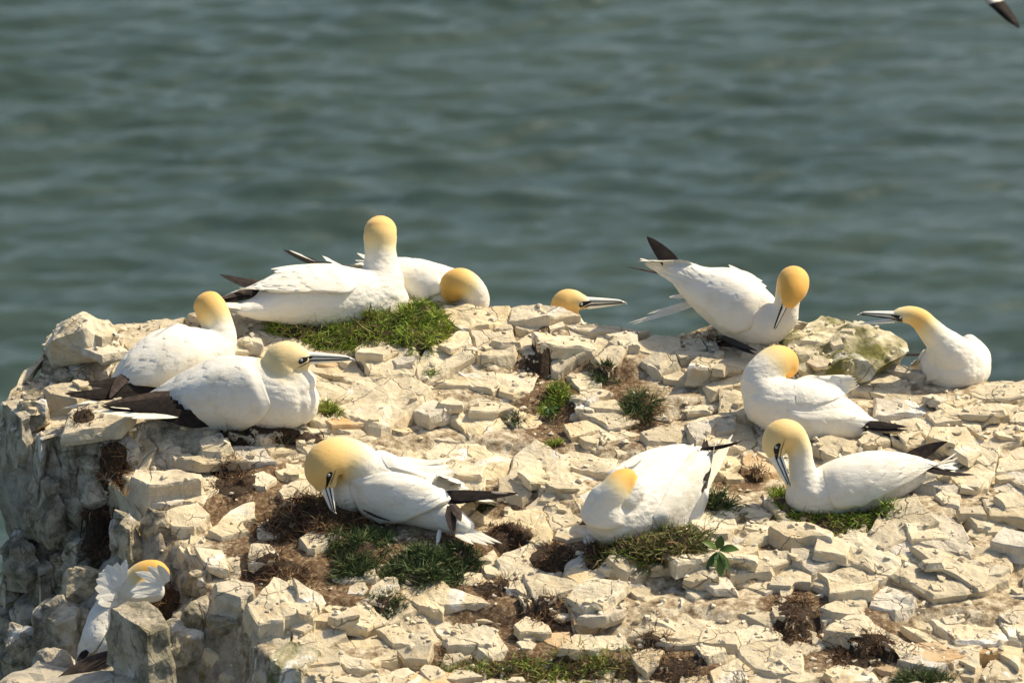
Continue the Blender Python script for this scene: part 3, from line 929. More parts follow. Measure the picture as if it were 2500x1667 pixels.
def near_bird(px, py):
    for (x, y, rx, ry) in ((1060, 1270, 230, 60), (900, 1260, 200, 80), (1560, 1220, 190, 110), (2020, 1210, 230, 70), (1950, 1030, 230, 70), (560, 1000, 330, 60), (900, 800, 300, 50), (1800, 830, 150, 40), (2310, 930, 130, 40)):
        if ((px - x) / rx) ** 2 + ((py - y) / ry) ** 2 < 1:
            return True
    return False


def fill_cells():
    r = random.Random(11)
    seeds = []
    tries = 0
    while tries < 16000:
        tries += 1
        x = r.uniform(-1.95, 1.95)
        ry = float(np.interp(x, RX, RY))
        y = r.uniform(-2.25, ry + 0.02)
        if x < float(brink_x(y)) + 0.02:
            continue
        rad = (0.05 + 0.13 * float(vnoise(x * 1.6, y * 1.6, 77))) * r.choice((0.5, 0.9, 1.2, 1.6, 2.1))
        if any((x - a) ** 2 + (y - b) ** 2 < (0.5 * (rad + q)) ** 2 * 1.5 for a, b, q in seeds):
            continue
        seeds.append((x, y, rad))
    out = []
    for i, (x, y, q) in enumerate(seeds):
        z = float(terrain(x, y))
        px, py, d = proj((x, y, z))
        if any(in_poly(px, py, P) for P in TR_POLY) or px < -60 or px > 2560 or py > 1760 or (px < 118 and py < 980):
            continue
        if on_veg(px, py) and r.random() < 0.3:
            continue
        R0 = 3.0 * q
        a0 = r.random() * 6.283
        poly = [Vector((x + R0 * 1.25 * math.cos(a0 + e * 2 * math.pi / 7), y + R0 * math.sin(a0 + e * 2 * math.pi / 7))) for e in range(7)]
        for k, (a, b, q2) in enumerate(seeds):
            if k == i or abs(a - x) > .6 or abs(b - y) > .6:
                continue
            n = Vector((a - x, b - y)); m = Vector(((a + x) / 2, (b + y) / 2))
            new = []
            for e in range(len(poly)):
                p, s = poly[e], poly[(e + 1) % len(poly)]
                dp, ds = (p - m).dot(n), (s - m).dot(n)
                if dp <= 0:
                    new.append(p)
                if (dp < 0) != (ds < 0):
                    new.append(p + (s - p) * (dp / (dp - ds)))
            poly = new
            if len(poly) < 3:
                break
        if len(poly) < 3:
            continue
        out.append((x, y, z, poly, px, py))
    print('fill cells', len(out))
    def ar(P):
        return abs(sum(P[k].x * P[(k + 1) % len(P)].y - P[k].y * P[(k + 1) % len(P)].x for k in range(len(P))))
    out.sort(key=lambda e: -ar(e[3]))
    SV, SF = [], []
    for i, (x, y, z, poly, px, py) in enumerate(out):
        sc = r.uniform(0.955, 1.0)
        tx, ty = 0.5 * float(vnoise(x * 2.4, y * 2.4, 52)) - 0.27 + r.uniform(-.03, .03), 0.05 + 0.36 * float(vnoise(x * 2.4, y * 2.4, 53)) + r.uniform(-.03, .03)
        lift = 0.004 + 0.034 * float(vnoise(x * 3.1, y * 3.1, 51)) + r.uniform(-.004, .006)
        if near_bird(px, py):
            lift = -0.012
        if on_veg(px, py):
            sc *= r.uniform(0.45, 0.8); lift -= 0.004
        c2 = Vector((x, y))
        top = []
        for p in poly:
            w = c2 + (p - c2) * sc
            w.y = min(w.y, float(np.interp(w.x, RX, RY)) - 0.005)
            w.x = max(w.x, float(brink_x(w.y)) - 0.03)
            zz = z + lift + tx * (w.x - x) + ty * (w.y - y)
            top.append(Vector((w.x, w.y, min(zz, float(terrain(w.x, w.y, False)) + 0.03))))
        v, f = slab_mesh(top, r.uniform(0.05, 0.09), 300 + i, 1.0, 0.05)
        m = M_CHALK
        if r.random() < 0.14:
            m = M_GREY
        elif r.random() < 0.06:
            m = M_OCHRE
        if i < 160:
            put_rock('rock_slab', v, f, m, cliff)
        else:
            n = len(SV)
            SV.extend(v); SF.extend([tuple(k + n for k in q) for q in f])
            collect(v, f)
    # sharp plates split off the bedrock, lying over one another
    tmp = BVHTree.FromPolygons(BV, BF)
    npl = 0
    while npl < 150:
        x = r.uniform(-1.7, 1.75); y = r.uniform(-2.15, float(np.interp(x, RX, RY)) - 0.15)
        if x < float(brink_x(y)) + 0.03:
            continue
        pz = proj((x, y, float(terrain(x, y))))
        if near_bird(pz[0], pz[1]) or (r.random() < 0.6 and any(in_poly(pz[0], pz[1], P) for P in TR_POLY)) or on_veg(pz[0], pz[1]):
            if r.random() < 0.85:
                continue
        npl += 1
        h = tmp.ray_cast(Vector((x, y, 3)), Vector((0, 0, -1)))
        z = h[0].z if h[0] is not None else float(terrain(x, y))
        R0 = 0.03 + 0.085 * r.random() ** 2.2
        if near_bird(pz[0], pz[1]):
            R0 *= 0.5
        k = r.choice((3, 4, 4, 5, 5)); a0 = r.random() * 6.283; al = r.uniform(-.7, .9); el = r.uniform(1.1, 1.9)
        tx, ty = r.uniform(-.24, .16), r.uniform(-.02, .40)
        top = []
        for e in range(k):
            a = a0 + (e + r.uniform(-.32, .32)) * 2 * math.pi / k
            rr = R0 * r.uniform(.7, 1.2)
            u_, v_ = rr * el * math.cos(a), rr * math.sin(a)
            dx, dy = u_ * math.cos(al) - v_ * math.sin(al), u_ * math.sin(al) + v_ * math.cos(al)
            top.append(Vector((x + dx, y + dy, z + 0.008 + R0 * 0.10 + tx * dx + ty * dy)))
        v, f = slab_mesh(top, 0.014 + r.uniform(0.12, 0.4) * R0, 1700 + npl, 0.7, -0.1)
        put_rock('rock_flake', v, f, r.choice((M_CHALK, M_CHALK, M_CHALK, M_CHALK, M_GREY, M_OCHRE if r.random() < .4 else M_CHALK)), cliff)
    # thin flakes lying on the pavement
    tmp = BVHTree.FromPolygons(BV, BF)
    fl = 0
    while fl < 260:
        x = r.uniform(-1.75, 1.8); y = r.uniform(-2.2, float(np.interp(x, RX, RY)) - 0.02)
        if x < float(brink_x(y)) + 0.01:
            continue
        fl += 1
        pz = proj((x, y, float(terrain(x, y))))
        if r.random() < 0.75 and any(in_poly(pz[0], pz[1], P) for P in TR_POLY):
            continue
        h = tmp.ray_cast(Vector((x, y, 3)), Vector((0, 0, -1)))
        z = h[0].z if h[0] is not None else float(terrain(x, y))
        nr = h[1] if h[0] is not None else Vector((0, 0, 1))
        R0 = 0.014 + 0.042 * r.random() ** 2
        k = r.randint(4, 6); a0 = r.random() * 6.283
        tx, ty = r.uniform(-.22, .22), r.uniform(-.05, .42)
        top = []
        for e in range(k):
            a = a0 + (e + r.uniform(-.3, .3)) * 2 * math.pi / k
            rr = R0 * r.uniform(.65, 1.15)
            dx, dy = rr * 1.2 * math.cos(a), rr * math.sin(a)
            top.append(Vector((x + dx, y + dy, z + 0.006 + R0 * 0.12 + tx * dx + ty * dy)))
        v, f = slab_mesh(top, 0.012 + 0.35 * R0, 900 + fl, 0.8, 0.0)
        n = len(SV)
        SV.extend(v); SF.extend([tuple(q + n for q in w) for w in f])
        collect(v, f)
    if SV:
        mesh_obj('small_stones', SV, SF, M_CHALK, cliff, kind='stuff')


fill_cells()

collect(TV, TF.tolist())
BVH = BVHTree.FromPolygons(BV, BF)


def surf(x, y):
    h = BVH.ray_cast(Vector((x, y, 4)), Vector((0, 0, -1)))
    return h[0].z if h[0] is not None else float(terrain(x, y))


def hit_px(px, py):
    h = BVH.ray_cast(CAM, ray(px, py).normalized())
    return h[0] if h[0] is not None else raycast_terrain(px, py)


# --- rubble too small to pick apart
M_RUBBLE = simple('chalk_rubble', (0.80, 0.71, 0.53), 0.95, (0.62, 0.54, 0.40), 25, 0.1)


def build_rubble():
    r = random.Random(5)
    protos = []
    for k in range(10):
        bm = bmesh.new()
        for i in range(10):
            v = Vector((r.gauss(0, 1), r.gauss(0, 1), r.gauss(0, 1))).normalized()
            bm.verts.new((v.x, v.y * r.uniform(.6, 1), v.z * 0.55))
        bmesh.ops.convex_hull(bm, input=bm.verts)
        bmesh.ops.delete(bm, geom=[v for v in bm.verts if not v.link_faces], context='VERTS')
        bmesh.ops.triangulate(bm, faces=bm.faces)
        bm.verts.index_update()
        protos.append((np.array([v.co[:] for v in bm.verts]), [tuple(v.index for v in f.verts) for f in bm.faces]))
        bm.free()
    V, F = [], []
    n = 0
    cnt = 0
    while cnt < 3000:
        x = r.uniform(-1.8, 1.9)
        y = r.uniform(-2.2, float(np.interp(x, RX, RY)) + 0.01)
        if x < float(brink_x(y)) - 0.05:
            continue
        if float(vnoise(x * 5, y * 5, 41)) < r.random() * 1.1:
            continue
        cnt += 1
        z = surf(x, y)
        s = 0.0035 + 0.013 * r.random() ** 2.6
        pv, pf = protos[cnt % 10]
        a = r.random() * 6.283
        R = np.array(Matrix.Rotation(a, 3, 'Z') @ Matrix.Rotation(r.uniform(-.5, .5), 3, 'X'))
        V.append(pv @ R.T * s + np.array((x, y, z + s * 0.25)))
        F.extend([tuple(i + n for i in f) for f in pf])
        n += len(pv)
    mesh_obj('rubble', np.concatenate(V), F, M_RUBBLE, cliff, kind='stuff')


build_rubble()


# ------------------------------------------------------------------ plants and nests
def ribbons(roots, dirs, lengths, widths, tints, seg=4, droop=0.5, curl=0.25, seed=1):
    r = np.random.default_rng(seed)
    N = len(roots)
    roots = np.array(roots); dirs = np.array(dirs)
    P = np.zeros((N, seg + 1, 3)); P[:, 0] = roots
    d = dirs / np.linalg.norm(dirs, axis=1, keepdims=True)
    step = (np.array(lengths) / seg)[:, None]
    for k in range(seg):
        d = d + r.normal(0, curl, (N, 3)) + np.array([0, 0, -droop / seg])
        d /= np.linalg.norm(d, axis=1, keepdims=True)
        P[:, k + 1] = P[:, k] + d * step
    side = np.cross(d, r.normal(0, 1, (N, 3)))
    side /= np.linalg.norm(side, axis=1, keepdims=True) + 1e-9
    w = np.array(widths)[:, None]
    prof = [0.8, 1.0, 0.85, 0.5, 0.08] if seg == 4 else np.linspace(1, .3, seg + 1)
    V = np.zeros((N, seg + 1, 2, 3))
    for k in range(seg + 1):
        V[:, k, 0] = P[:, k] - side * w * prof[k] * 0.5
        V[:, k, 1] = P[:, k] + side * w * prof[k] * 0.5
    V = V.reshape(-1, 3)
    base = (np.arange(N) * (seg + 1) * 2)[:, None, None]
    q = np.array([[2 * k, 2 * k + 1, 2 * k + 3, 2 * k + 2] for k in range(seg)])[None]
    F = (base + q).reshape(-1, 4)
    T = np.repeat(np.array(tints), (seg + 1) * 2)
    return V, F.tolist(), T


def plant(name, label, cat, px, py, rx, ry, h, layers, group=None, seed=1, mound=M_PEAT, lift=0.0, rot=0.0):
    """patch of blades / roots on a low mound. layers: (part name, material, count, length, width, up, droop, curl, tint range)"""
    r = random.Random(seed)
    nr = np.random.default_rng(seed)
    c = hit_px(px, py)
    a = rx * SPX
    b = ry * SPX / 0.55
    root = empty(name, Vector((c.x, c.y, c.z)), label, cat, group)
    ca, sa = math.cos(rot), math.sin(rot)

    def mz(x, y):
        dx, dy = x - c.x, y - c.y
        u = (dx * ca + dy * sa) / a; v = (-dx * sa + dy * ca) / b
        q = u * u + v * v
        ww = max(0.0, 1 - q)
        return min(max(surf(x, y), c.z - 0.045 - 0.25 * b), c.z + 0.03 + 0.3 * b) - 0.012 * (1 - ww) + (h * ww ** 0.6 * (0.75 + 0.5 * fn(Vector((x, y, seed)), 14)) + lift) * (1 if ww > 0 else 0)
    if mound is not None:
        nt_, nrg = 30, 7
        V = [Vector((c.x, c.y, mz(c.x, c.y)))]
        F = []
        for k in range(1, nrg + 1):
            for t in range(nt_):
                th = t / nt_ * 2 * math.pi
                f = k / nrg * (1 + 0.22 * fn(Vector((math.cos(th), math.sin(th), seed * 3.3)), 2.1))
                ex, ey = a * f * math.cos(th), b * f * math.sin(th)
                x, y = c.x + ex * ca - ey * sa, c.y + ex * sa + ey * ca
                V.append(Vector((x, y, mz(x, y) - (0.02 if k == nrg else 0))))
        for t in range(nt_):
            F.append((0, 1 + t, 1 + (t + 1) % nt_))
            for k in range(nrg - 1):
                A = 1 + k * nt_; B = A + nt_
                F.append((A + t, B + t, B + (t + 1) % nt_, A + (t + 1) % nt_))
        mesh_obj('mound', V, F, mound, root, c, True)
    for li, (pn, mat, cnt, ln, wd, up, droop, curl, t0, t1) in enumerate(layers):
        R, D, L, W, T = [], [], [], [], []
        # clumped: blades leave from tuft centres
        ncl = max(3, cnt // 22)
        cl = []
        for i in range(ncl):
            f = math.sqrt(r.random()) * 1.05; th = r.random() * 6.283
            f *= (1 + 0.22 * fn(Vector((math.cos(th), math.sin(th), seed * 3.3)), 2.1))
            cl.append((f * math.cos(th), f * math.sin(th), r.random()))
        for i in range(cnt):
            u, v, tc = cl[i % ncl]
            u += r.gauss(0, .07); v += r.gauss(0, .07)
            ex, ey = a * u, b * v
            x, y = c.x + ex * ca - ey * sa, c.y + ex * sa + ey * ca
            R.append((x, y, mz(x, y) - 0.004))
            D.append((r.gauss(0, 1) * (1 - up) + u * 0.35, r.gauss(0, 1) * (1 - up) + v * 0.35, up + 0.1 * r.random()))
            L.append(ln * r.uniform(0.5, 1.25)); W.append(wd * r.uniform(.6, 1.3))
            T.append(min(1, max(0, t0 + (t1 - t0) * (0.5 * tc + 0.5 * r.random()) + (0.35 if r.random() < 0.05 else 0))))
        V, F, T = ribbons(R, D, L, W, T, 4, droop, curl, seed * 31 + li)
        mesh_obj(pn, V, F, mat, root, c, False, {'tint': T}, kind='stuff')
    return root


GB = ('grass_blades', M_GRASS)


def tuft(label, px, py, rx, ry, cnt=500, ln=0.045, h=0.02, seed=1, bright=False, dry=0.3):
    ls = [('grass_blades', M_GRASSB if bright else M_GRASS, cnt, ln, 0.0034, 0.55, 0.5, 0.16, 0.1, 0.9)]
    if dry:
        ls.append(('dry_roots', M_DRY, int(cnt * dry), ln * 0.9, 0.0026, 0.25, 0.6, 0.35, 0.3, 1.0))
    return plant('grass_tuft', label, 'grass', px, py, rx, ry, h, ls, 'grass tufts on the chalk', seed)


def drypatch(label, px, py, rx, ry, cnt=600, h=0.02, seed=1, ln=0.05):
    return plant('dry_root_mat', label, 'dry grass', px, py, rx, ry, h, [('dry_roots', M_DRY, cnt, ln, 0.0028, 0.15, 0.5, 0.5, 0.05, 0.95)], 'dry root mats on the chalk', seed)


# nests
plant('nest', 'green grassy nest mound under the upright-necked bird', 'nest', 850, 826, 215, 40, 0.03,
      [('grass_blades', M_GRASSB, 3200, 0.05, 0.0038, 0.4, 0.7, 0.3, 0.0, 0.95), ('dry_roots', M_WEED, 700, 0.09, 0.003, 0.15, 0.5, 0.45, 0.2, 1.0)], 'nests', 21, lift=0.01)
plant('nest', 'bright green shoulder of grass rising beside the upright-necked bird', 'nest', 1025, 830, 72, 62, 0.07,
      [('grass_blades', M_GRASSB, 2200, 0.045, 0.0038, 0.45, 0.6, 0.3, 0.1, 1.0)], 'nests', 22, lift=0.01)
plant('nest', 'big brown nest of tangled roots under the bird with its bill tucked down', 'nest', 765, 1285, 125, 52, 0.035,
      [('dry_roots', M_DRY, 3600, 0.065, 0.0034, 0.12, 0.6, 0.5, 0.0, 0.9), ('straw', M_WEED, 350, 0.10, 0.003, 0.15, 0.4, 0.5, 0.5, 1.0)], 'nests', 23)
plant('nest', 'nest of green and brown weed under the sleeping bird', 'nest', 1600, 1345, 135, 38, 0.035,
      [('weed_strands', M_WEED, 2300, 0.075, 0.0042, 0.14, 0.4, 0.4, 0.0, 0.95), ('grass_blades', M_GRASSB, 350, 0.06, 0.004, 0.2, 0.4, 0.35, 0.1, .7)], 'nests', 24, lift=0.008)
plant('nest', 'green mossy nest under the bird tucking its bill along its neck', 'nest', 2060, 1275, 150, 38, 0.02,
      [('grass_blades', M_GRASSB, 2200, 0.04, 0.0036, 0.3, 0.6, 0.4, 0.0, 0.8), ('dry_roots', M_DRY, 250, 0.05, 0.003, 0.2, 0.5, 0.4, 0.5, 1.0)], 'nests', 25)
plant('nest', 'thin dark nest pad under the profile bird with the long bill', 'nest', 660, 1050, 160, 16, 0.012,
      [('dry_roots', M_DRY, 700, 0.05, 0.003, 0.15, 0.6, 0.5, 0.0, 0.7), ('grass_blades', M_GRASS, 160, 0.04, 0.003, 0.3, 0.5, 0.3, .3, 1.0)], 'nests', 26)
plant('nest', 'dark nest debris under the bowing bird on the skyline', 'nest', 1800, 838, 110, 18, 0.01,
      [('dry_roots', M_DRY, 600, 0.05, 0.004, 0.15, 0.7, 0.5, 0.0, 0.4)], 'nests', 27)

# grass tufts
tuft('dark grass tuft spilling below the tucked bird, above the large cream block', 860, 1350, 62, 48, 1500, 0.05, 0.03, 31, dry=.15)
tuft('small dark grass tuft under the belly of the bird with its bill tucked down', 905, 1320, 55, 26, 700, 0.04, 0.02, 32, dry=.15)
tuft('broad dark cushion of fine grass in front of the tail of the tucked bird', 1035, 1395, 92, 42, 2400, 0.045, 0.035, 33, dry=.1)
tuft('dark grass beside the shaded tail tip of the tucked bird', 1120, 1360, 50, 22, 700, 0.04, 0.015, 34, dry=.2)
tuft('thin grass growing in the cracked striped stone', 945, 1470, 55, 22, 420, 0.035, 0.005, 35, dry=.4)
tuft('spiky grey-green tuft beside the tail of the sleeping bird', 1745, 1236, 38, 20, 520, 0.06, 0.02, 36, dry=.3)
tuft('tall wispy grass tuft right of the ochre stained slab', 1558, 1005, 38, 30, 600, 0.055, 0.02, 37, dry=.4)
tuft('low grass strip leading down to the wispy tuft', 1478, 930, 42, 18, 350, 0.035, 0.01, 38, dry=.6)
tuft('round green tuft on brown soil in the middle of the rock', 1362, 975, 34, 22, 600, 0.04, 0.02, 39, True, .2)
tuft('leafy green sprig on brown soil below the round tuft', 1335, 1008, 22, 16, 260, 0.035, 0.01, 40, True, .2)
tuft('small dark tuft alone between pale slabs', 1258, 1022, 18, 12, 200, 0.035, 0.008, 41, False, .2)
tuft('small tuft right of the black wing tip of the tucked bird', 1172, 1240, 26, 14, 260, 0.035, 0.008, 42, False, .6)
tuft('tiny green sprig lying on the big flat slab', 1062, 908, 20, 9, 70, 0.035, 0.0, 43, True, 0)
tuft('thin grass by the breast of the profile bird', 800, 1005, 26, 22, 300, 0.04, 0.008, 44, True, .6)
tuft('dark grass tuft beside the lichen-spotted block at the bottom edge', 2240, 1655, 70, 16, 600, 0.05, 0.015, 45, False, .4)
tuft('green moss growing left of the breast of the bird tucking its bill', 1905, 1215, 32, 36, 700, 0.03, 0.008, 46, True, .1)
tuft('fringe of grass in front of the ochre slab', 1365, 1085, 36, 10, 200, 0.03, 0.004, 47, True, .3)
plant('weed_bank', 'bank of mixed green and brown weeds along the bottom edge', 'weeds', 1310, 1645, 235, 30, 0.012,
      [('grass_blades', M_GRASSB, 1300, 0.05, 0.0042, 0.25, 0.5, 0.4, 0.0, 0.9), ('dry_roots', M_WEED, 1300, 0.08, 0.0034, 0.2, 0.5, 0.45, 0.3, 1.0)], None, 48)
# dry roots
drypatch('brown root clump hanging on the cliff face below the corner', 282, 1135, 34, 24, 900, 0.03, 51)
drypatch('wide brown root mat on the shaded face above the ruffled bird', 262, 1285, 62, 30, 1100, 0.03, 52)
drypatch('brown roots on top of the tall triangular block', 400, 1480, 48, 24, 700, 0.02, 53)
drypatch('brown roots among stones left of the big brown nest', 575, 1185, 62, 40, 900, 0.015, 54)
drypatch('reddish brown dead cushion behind the tail of the tucked bird', 1245, 1322, 62, 26, 1000, 0.03, 55, 0.03)
drypatch('dark brown dead cushion in front of the flat pale stone', 1345, 1368, 58, 26, 1000, 0.03, 56, 0.03)
drypatch('reddish dry tuft between the flat stone and the weed nest', 1448, 1352, 24, 36, 450, 0.02, 57, 0.035)
drypatch('brown debris below the dead cushions', 1200, 1440, 60, 32, 600, 0.01, 58)
drypatch('straw and roots above the wedge-shaped stone', 1310, 1500, 80, 34, 800, 0.008, 59)
drypatch('dry roots around the foot of the broad smooth slab', 1590, 1560, 42, 26, 500, 0.01, 60)
drypatch('brown needles left of the long dark-edged slab', 1945, 1500, 68, 62, 1300, 0.01, 61)
drypatch('brown roots in front of the long dark-edged slab', 2110, 1605, 95, 34, 1000, 0.012, 62)
drypatch('dry stalks at the lower edge below the broad slab', 1655, 1625, 80, 34, 700, 0.008, 63)
drypatch('brown roots on soil around the round green tuft', 1345, 1000, 66, 78, 900, 0.004, 64, 0.035)
drypatch('bare brown earth pocket near the ridge', 1300, 880, 46, 40, 400, 0.004, 65, 0.025)
drypatch('brown roots below the wispy grass tuft', 1590, 1045, 50, 28, 500, 0.006, 66, 0.04)
drypatch('roots under the bird asleep beside the mossy boulder', 1840, 1150, 30, 22, 200, 0.006, 67, 0.04)
drypatch('dry roots tucked below the twin tails at the corner', 205, 1010, 40, 22, 350, 0.01, 69, 0.035)
drypatch('dry straw over the earth bank below the brown nest', 680, 1390, 110, 34, 900, 0.008, 70, 0.06)


# loose broad-leaved weeds
def leaf_mesh(base, tip, width, nrm, fold=0.25, n=7):
    ax = tip - base
    L = ax.length
    ax.normalize()
    side = ax.cross(nrm).normalized()
    up = side.cross(ax).normalized()
    V, F = [], []
    for k in range(n + 1):
        f = k / n
        w = width * 0.5 * (math.sin(math.pi * min(1, f * 0.93 + 0.05)) ** 0.8)
        p = base + ax * (L * f) + up * (0.10 * L * math.sin(math.pi * f))
        for s in (-1, 0, 1):
            V.append(p + side * (w * s) + up * (fold * w * abs(s)))
    for k in range(n):
        for j in range(2):
            a = k * 3 + j
            F.append((a, a + 1, a + 4, a + 3))
    return V, F


def weed_plant(label, px, py, leaves, seed):
    r = random.Random(seed)
    c = hit_px(px, py) + Vector((0, -0.01, 0.03))
    root = empty('weed_plant', c, label, 'plant')
    for (dx, dy, ln, w) in leaves:
        d = (RIGHT * dx - UPV * dy + Vector((0, -0.35, 0.1))).normalized()
        V, F = leaf_mesh(c + d * 0.006, c + d * ln, w, (Vector((0, -0.6, 0.8)) + Vector((r.uniform(-.3, .3), 0, 0))).normalized())
        mesh_obj('leaf', V, F, M_LEAF, root, c, True, {'tint': [r.random()] * len(V)})
    return root


weed_plant('broad-leaved green weed hanging beside the weed nest', 1752, 1362, [(-.9, -.5, .06, .02), (.2, -1, .05, .03), (1, -.05, .068, .03), (.1, 1, .085, .035), (-.5, 1, .085, .022), (.5, .9, .075, .02), (-.1, .6, .05, .018)], 1)
weed_plant('bright leafy weed on the brown soil', 1340, 1012, [(-.8, .2, .03, .012), (.9, .1, .035, .014), (.2, -1, .028, .012), (.1, 1, .035, .015), (-.5, .8, .03, .012), (.6, .7, .03, .012)], 2)


# ------------------------------------------------------------------ gannets
def cr(P, t):
    """Catmull-Rom through rows of P at parameter t (0..n-1)"""
    n = len(P)
    i = min(int(t), n - 2)
    f = t - i
    p0, p1, p2, p3 = P[max(i - 1, 0)], P[i], P[i + 1], P[min(i + 2, n - 1)]
    return 0.5 * ((2 * p1) + (-p0 + p2) * f + (2 * p0 - 5 * p1 + 4 * p2 - p3) * f * f + (-p0 + 3 * p1 - 3 * p2 + p3) * f ** 3)


def tube(rows, nseg=22, sub=5, upref=None, caps=(0.8, 0.8)):
    """rows: (x, y, z, r_up, r_side) -> closed swept surface"""
    P = np.array(rows, float)
    n = len(P)
    S = [cr(P, k / sub) for k in range((n - 1) * sub + 1)]
    S = np.array(S)
    S[:, 3:] = np.maximum(S[:, 3:], 0.002)
    C = S[:, :3]
    T = np.gradient(C, axis=0)
    T /= np.linalg.norm(T, axis=1, keepdims=True) + 1e-9
    secs = []
    ks = [(-1, a) for a in (1.0, 0.92, 0.72, 0.4)] if caps[0] else []
    for _, a in ks:
        secs.append((C[0] - T[0] * S[0, 3] * caps[0] * a, T[0], S[0, 3:] * math.sqrt(max(0.0004, 1 - a * a))))
    for k in range(len(S)):
        secs.append((C[k], T[k], S[k, 3:]))
    for a in (0.4, 0.72, 0.92, 1.0):
        secs.append((C[-1] + T[-1] * S[-1, 3] * caps[1] * a, T[-1], S[-1, 3:] * math.sqrt(max(0.0004, 1 - a * a))))
    up0 = np.array(upref if upref is not None else (0, 0, 1.0))
    V, F = [], []
    for c, t, rr in secs:
        lat = np.cross(t, up0)
        if np.linalg.norm(lat) < 0.15:
            lat = np.cross(t, np.array((0, 1.0, 0.3)))
        lat /= np.linalg.norm(lat)
        u = np.cross(lat, t)
        for j in range(nseg):
            a = 2 * math.pi * j / nseg
            V.append(c + u * math.cos(a) * rr[0] + lat * math.sin(a) * rr[1])
    m = len(secs)
    for k in range(m - 1):
        for j in range(nseg):
            a = k * nseg + j; b = k * nseg + (j + 1) % nseg
            F.append((a, b, b + nseg, a + nseg))
    F.append(tuple(range(nseg))[::-1])
    F.append(tuple((m - 1) * nseg + j for j in range(nseg)))
    return V, F, S


def fuse(parts, voxel=0.0055, smooth=4):
    V, F = [], []
    for v, f in parts:
        n = len(V)
        V.extend([tuple(x) for x in v])
        F.extend([tuple(i + n for i in q) for q in f])
    me = bpy.data.meshes.new('tmp')
    me.from_pydata(V, [], F)
    o = bpy.data.objects.new('tmp', me)
    COL.objects.link(o)
    m = o.modifiers.new('r', 'REMESH'); m.mode = 'VOXEL'; m.voxel_size = voxel
    m2 = o.modifiers.new('s', 'SMOOTH'); m2.factor = 0.5; m2.iterations = smooth
    dg = bpy.context.evaluated_depsgraph_get()
    dg.update()
    res = bpy.data.meshes.new_from_object(o.evaluated_get(dg))
    bpy.data.objects.remove(o)
    bpy.data.meshes.remove(me)
    return res


def polyline(P, n):
    P = np.array(P, float)
    m = len(P)
    Q = np.array([cr(P, t) for t in np.linspace(0, m - 1, 60)])
    d = np.concatenate([[0], np.cumsum(np.linalg.norm(np.diff(Q[:, :2], axis=0), axis=1))])
    t = np.linspace(0, d[-1], n)
    return np.stack([np.interp(t, d, Q[:, k]) for k in range(Q.shape[1])], -1)


def feather_mesh(a, b, width, nrm, bend=0.0, bendv=None, thick=0.0022, tipness=0.5, n=9):
    """lens-shaped vane from a to b; closed diamond section"""
    a = Vector(a); b = Vector(b)
    ax = (b - a); L = ax.length; ax.normalize()
    side = ax.cross(nrm)
    side.normalize()
    up = side.cross(ax).normalized()
    bv = Vector(bendv) if bendv is not None else side
    V, F = [], []
    n = 13
    for k in range(n + 1):
        f = 1 - (1 - k / n) ** 1.9
        w = width * 0.5 * min(1.0, 0.55 + 1.6 * f) * (max(0.0, 1 - f ** (1.15 + 2.6 * (1 - tipness)))) ** 0.8 + 0.0005
        p = a + ax * (L * f) + bv * (bend * L * math.sin(math.pi * f)) 
        th = thick * (1 - 0.7 * f)
        V += [p - side * w, p + up * th, p + side * w, p - up * th]
    for k in range(n):
        for j in range(4):
            q = k * 4 + j; r = k * 4 + (j + 1) % 4
            F.append((q, r, r + 4, q + 4))
    F.append((3, 2, 1, 0)); e = n * 4; F.append((e, e + 1, e + 2, e + 3))
    return V, F


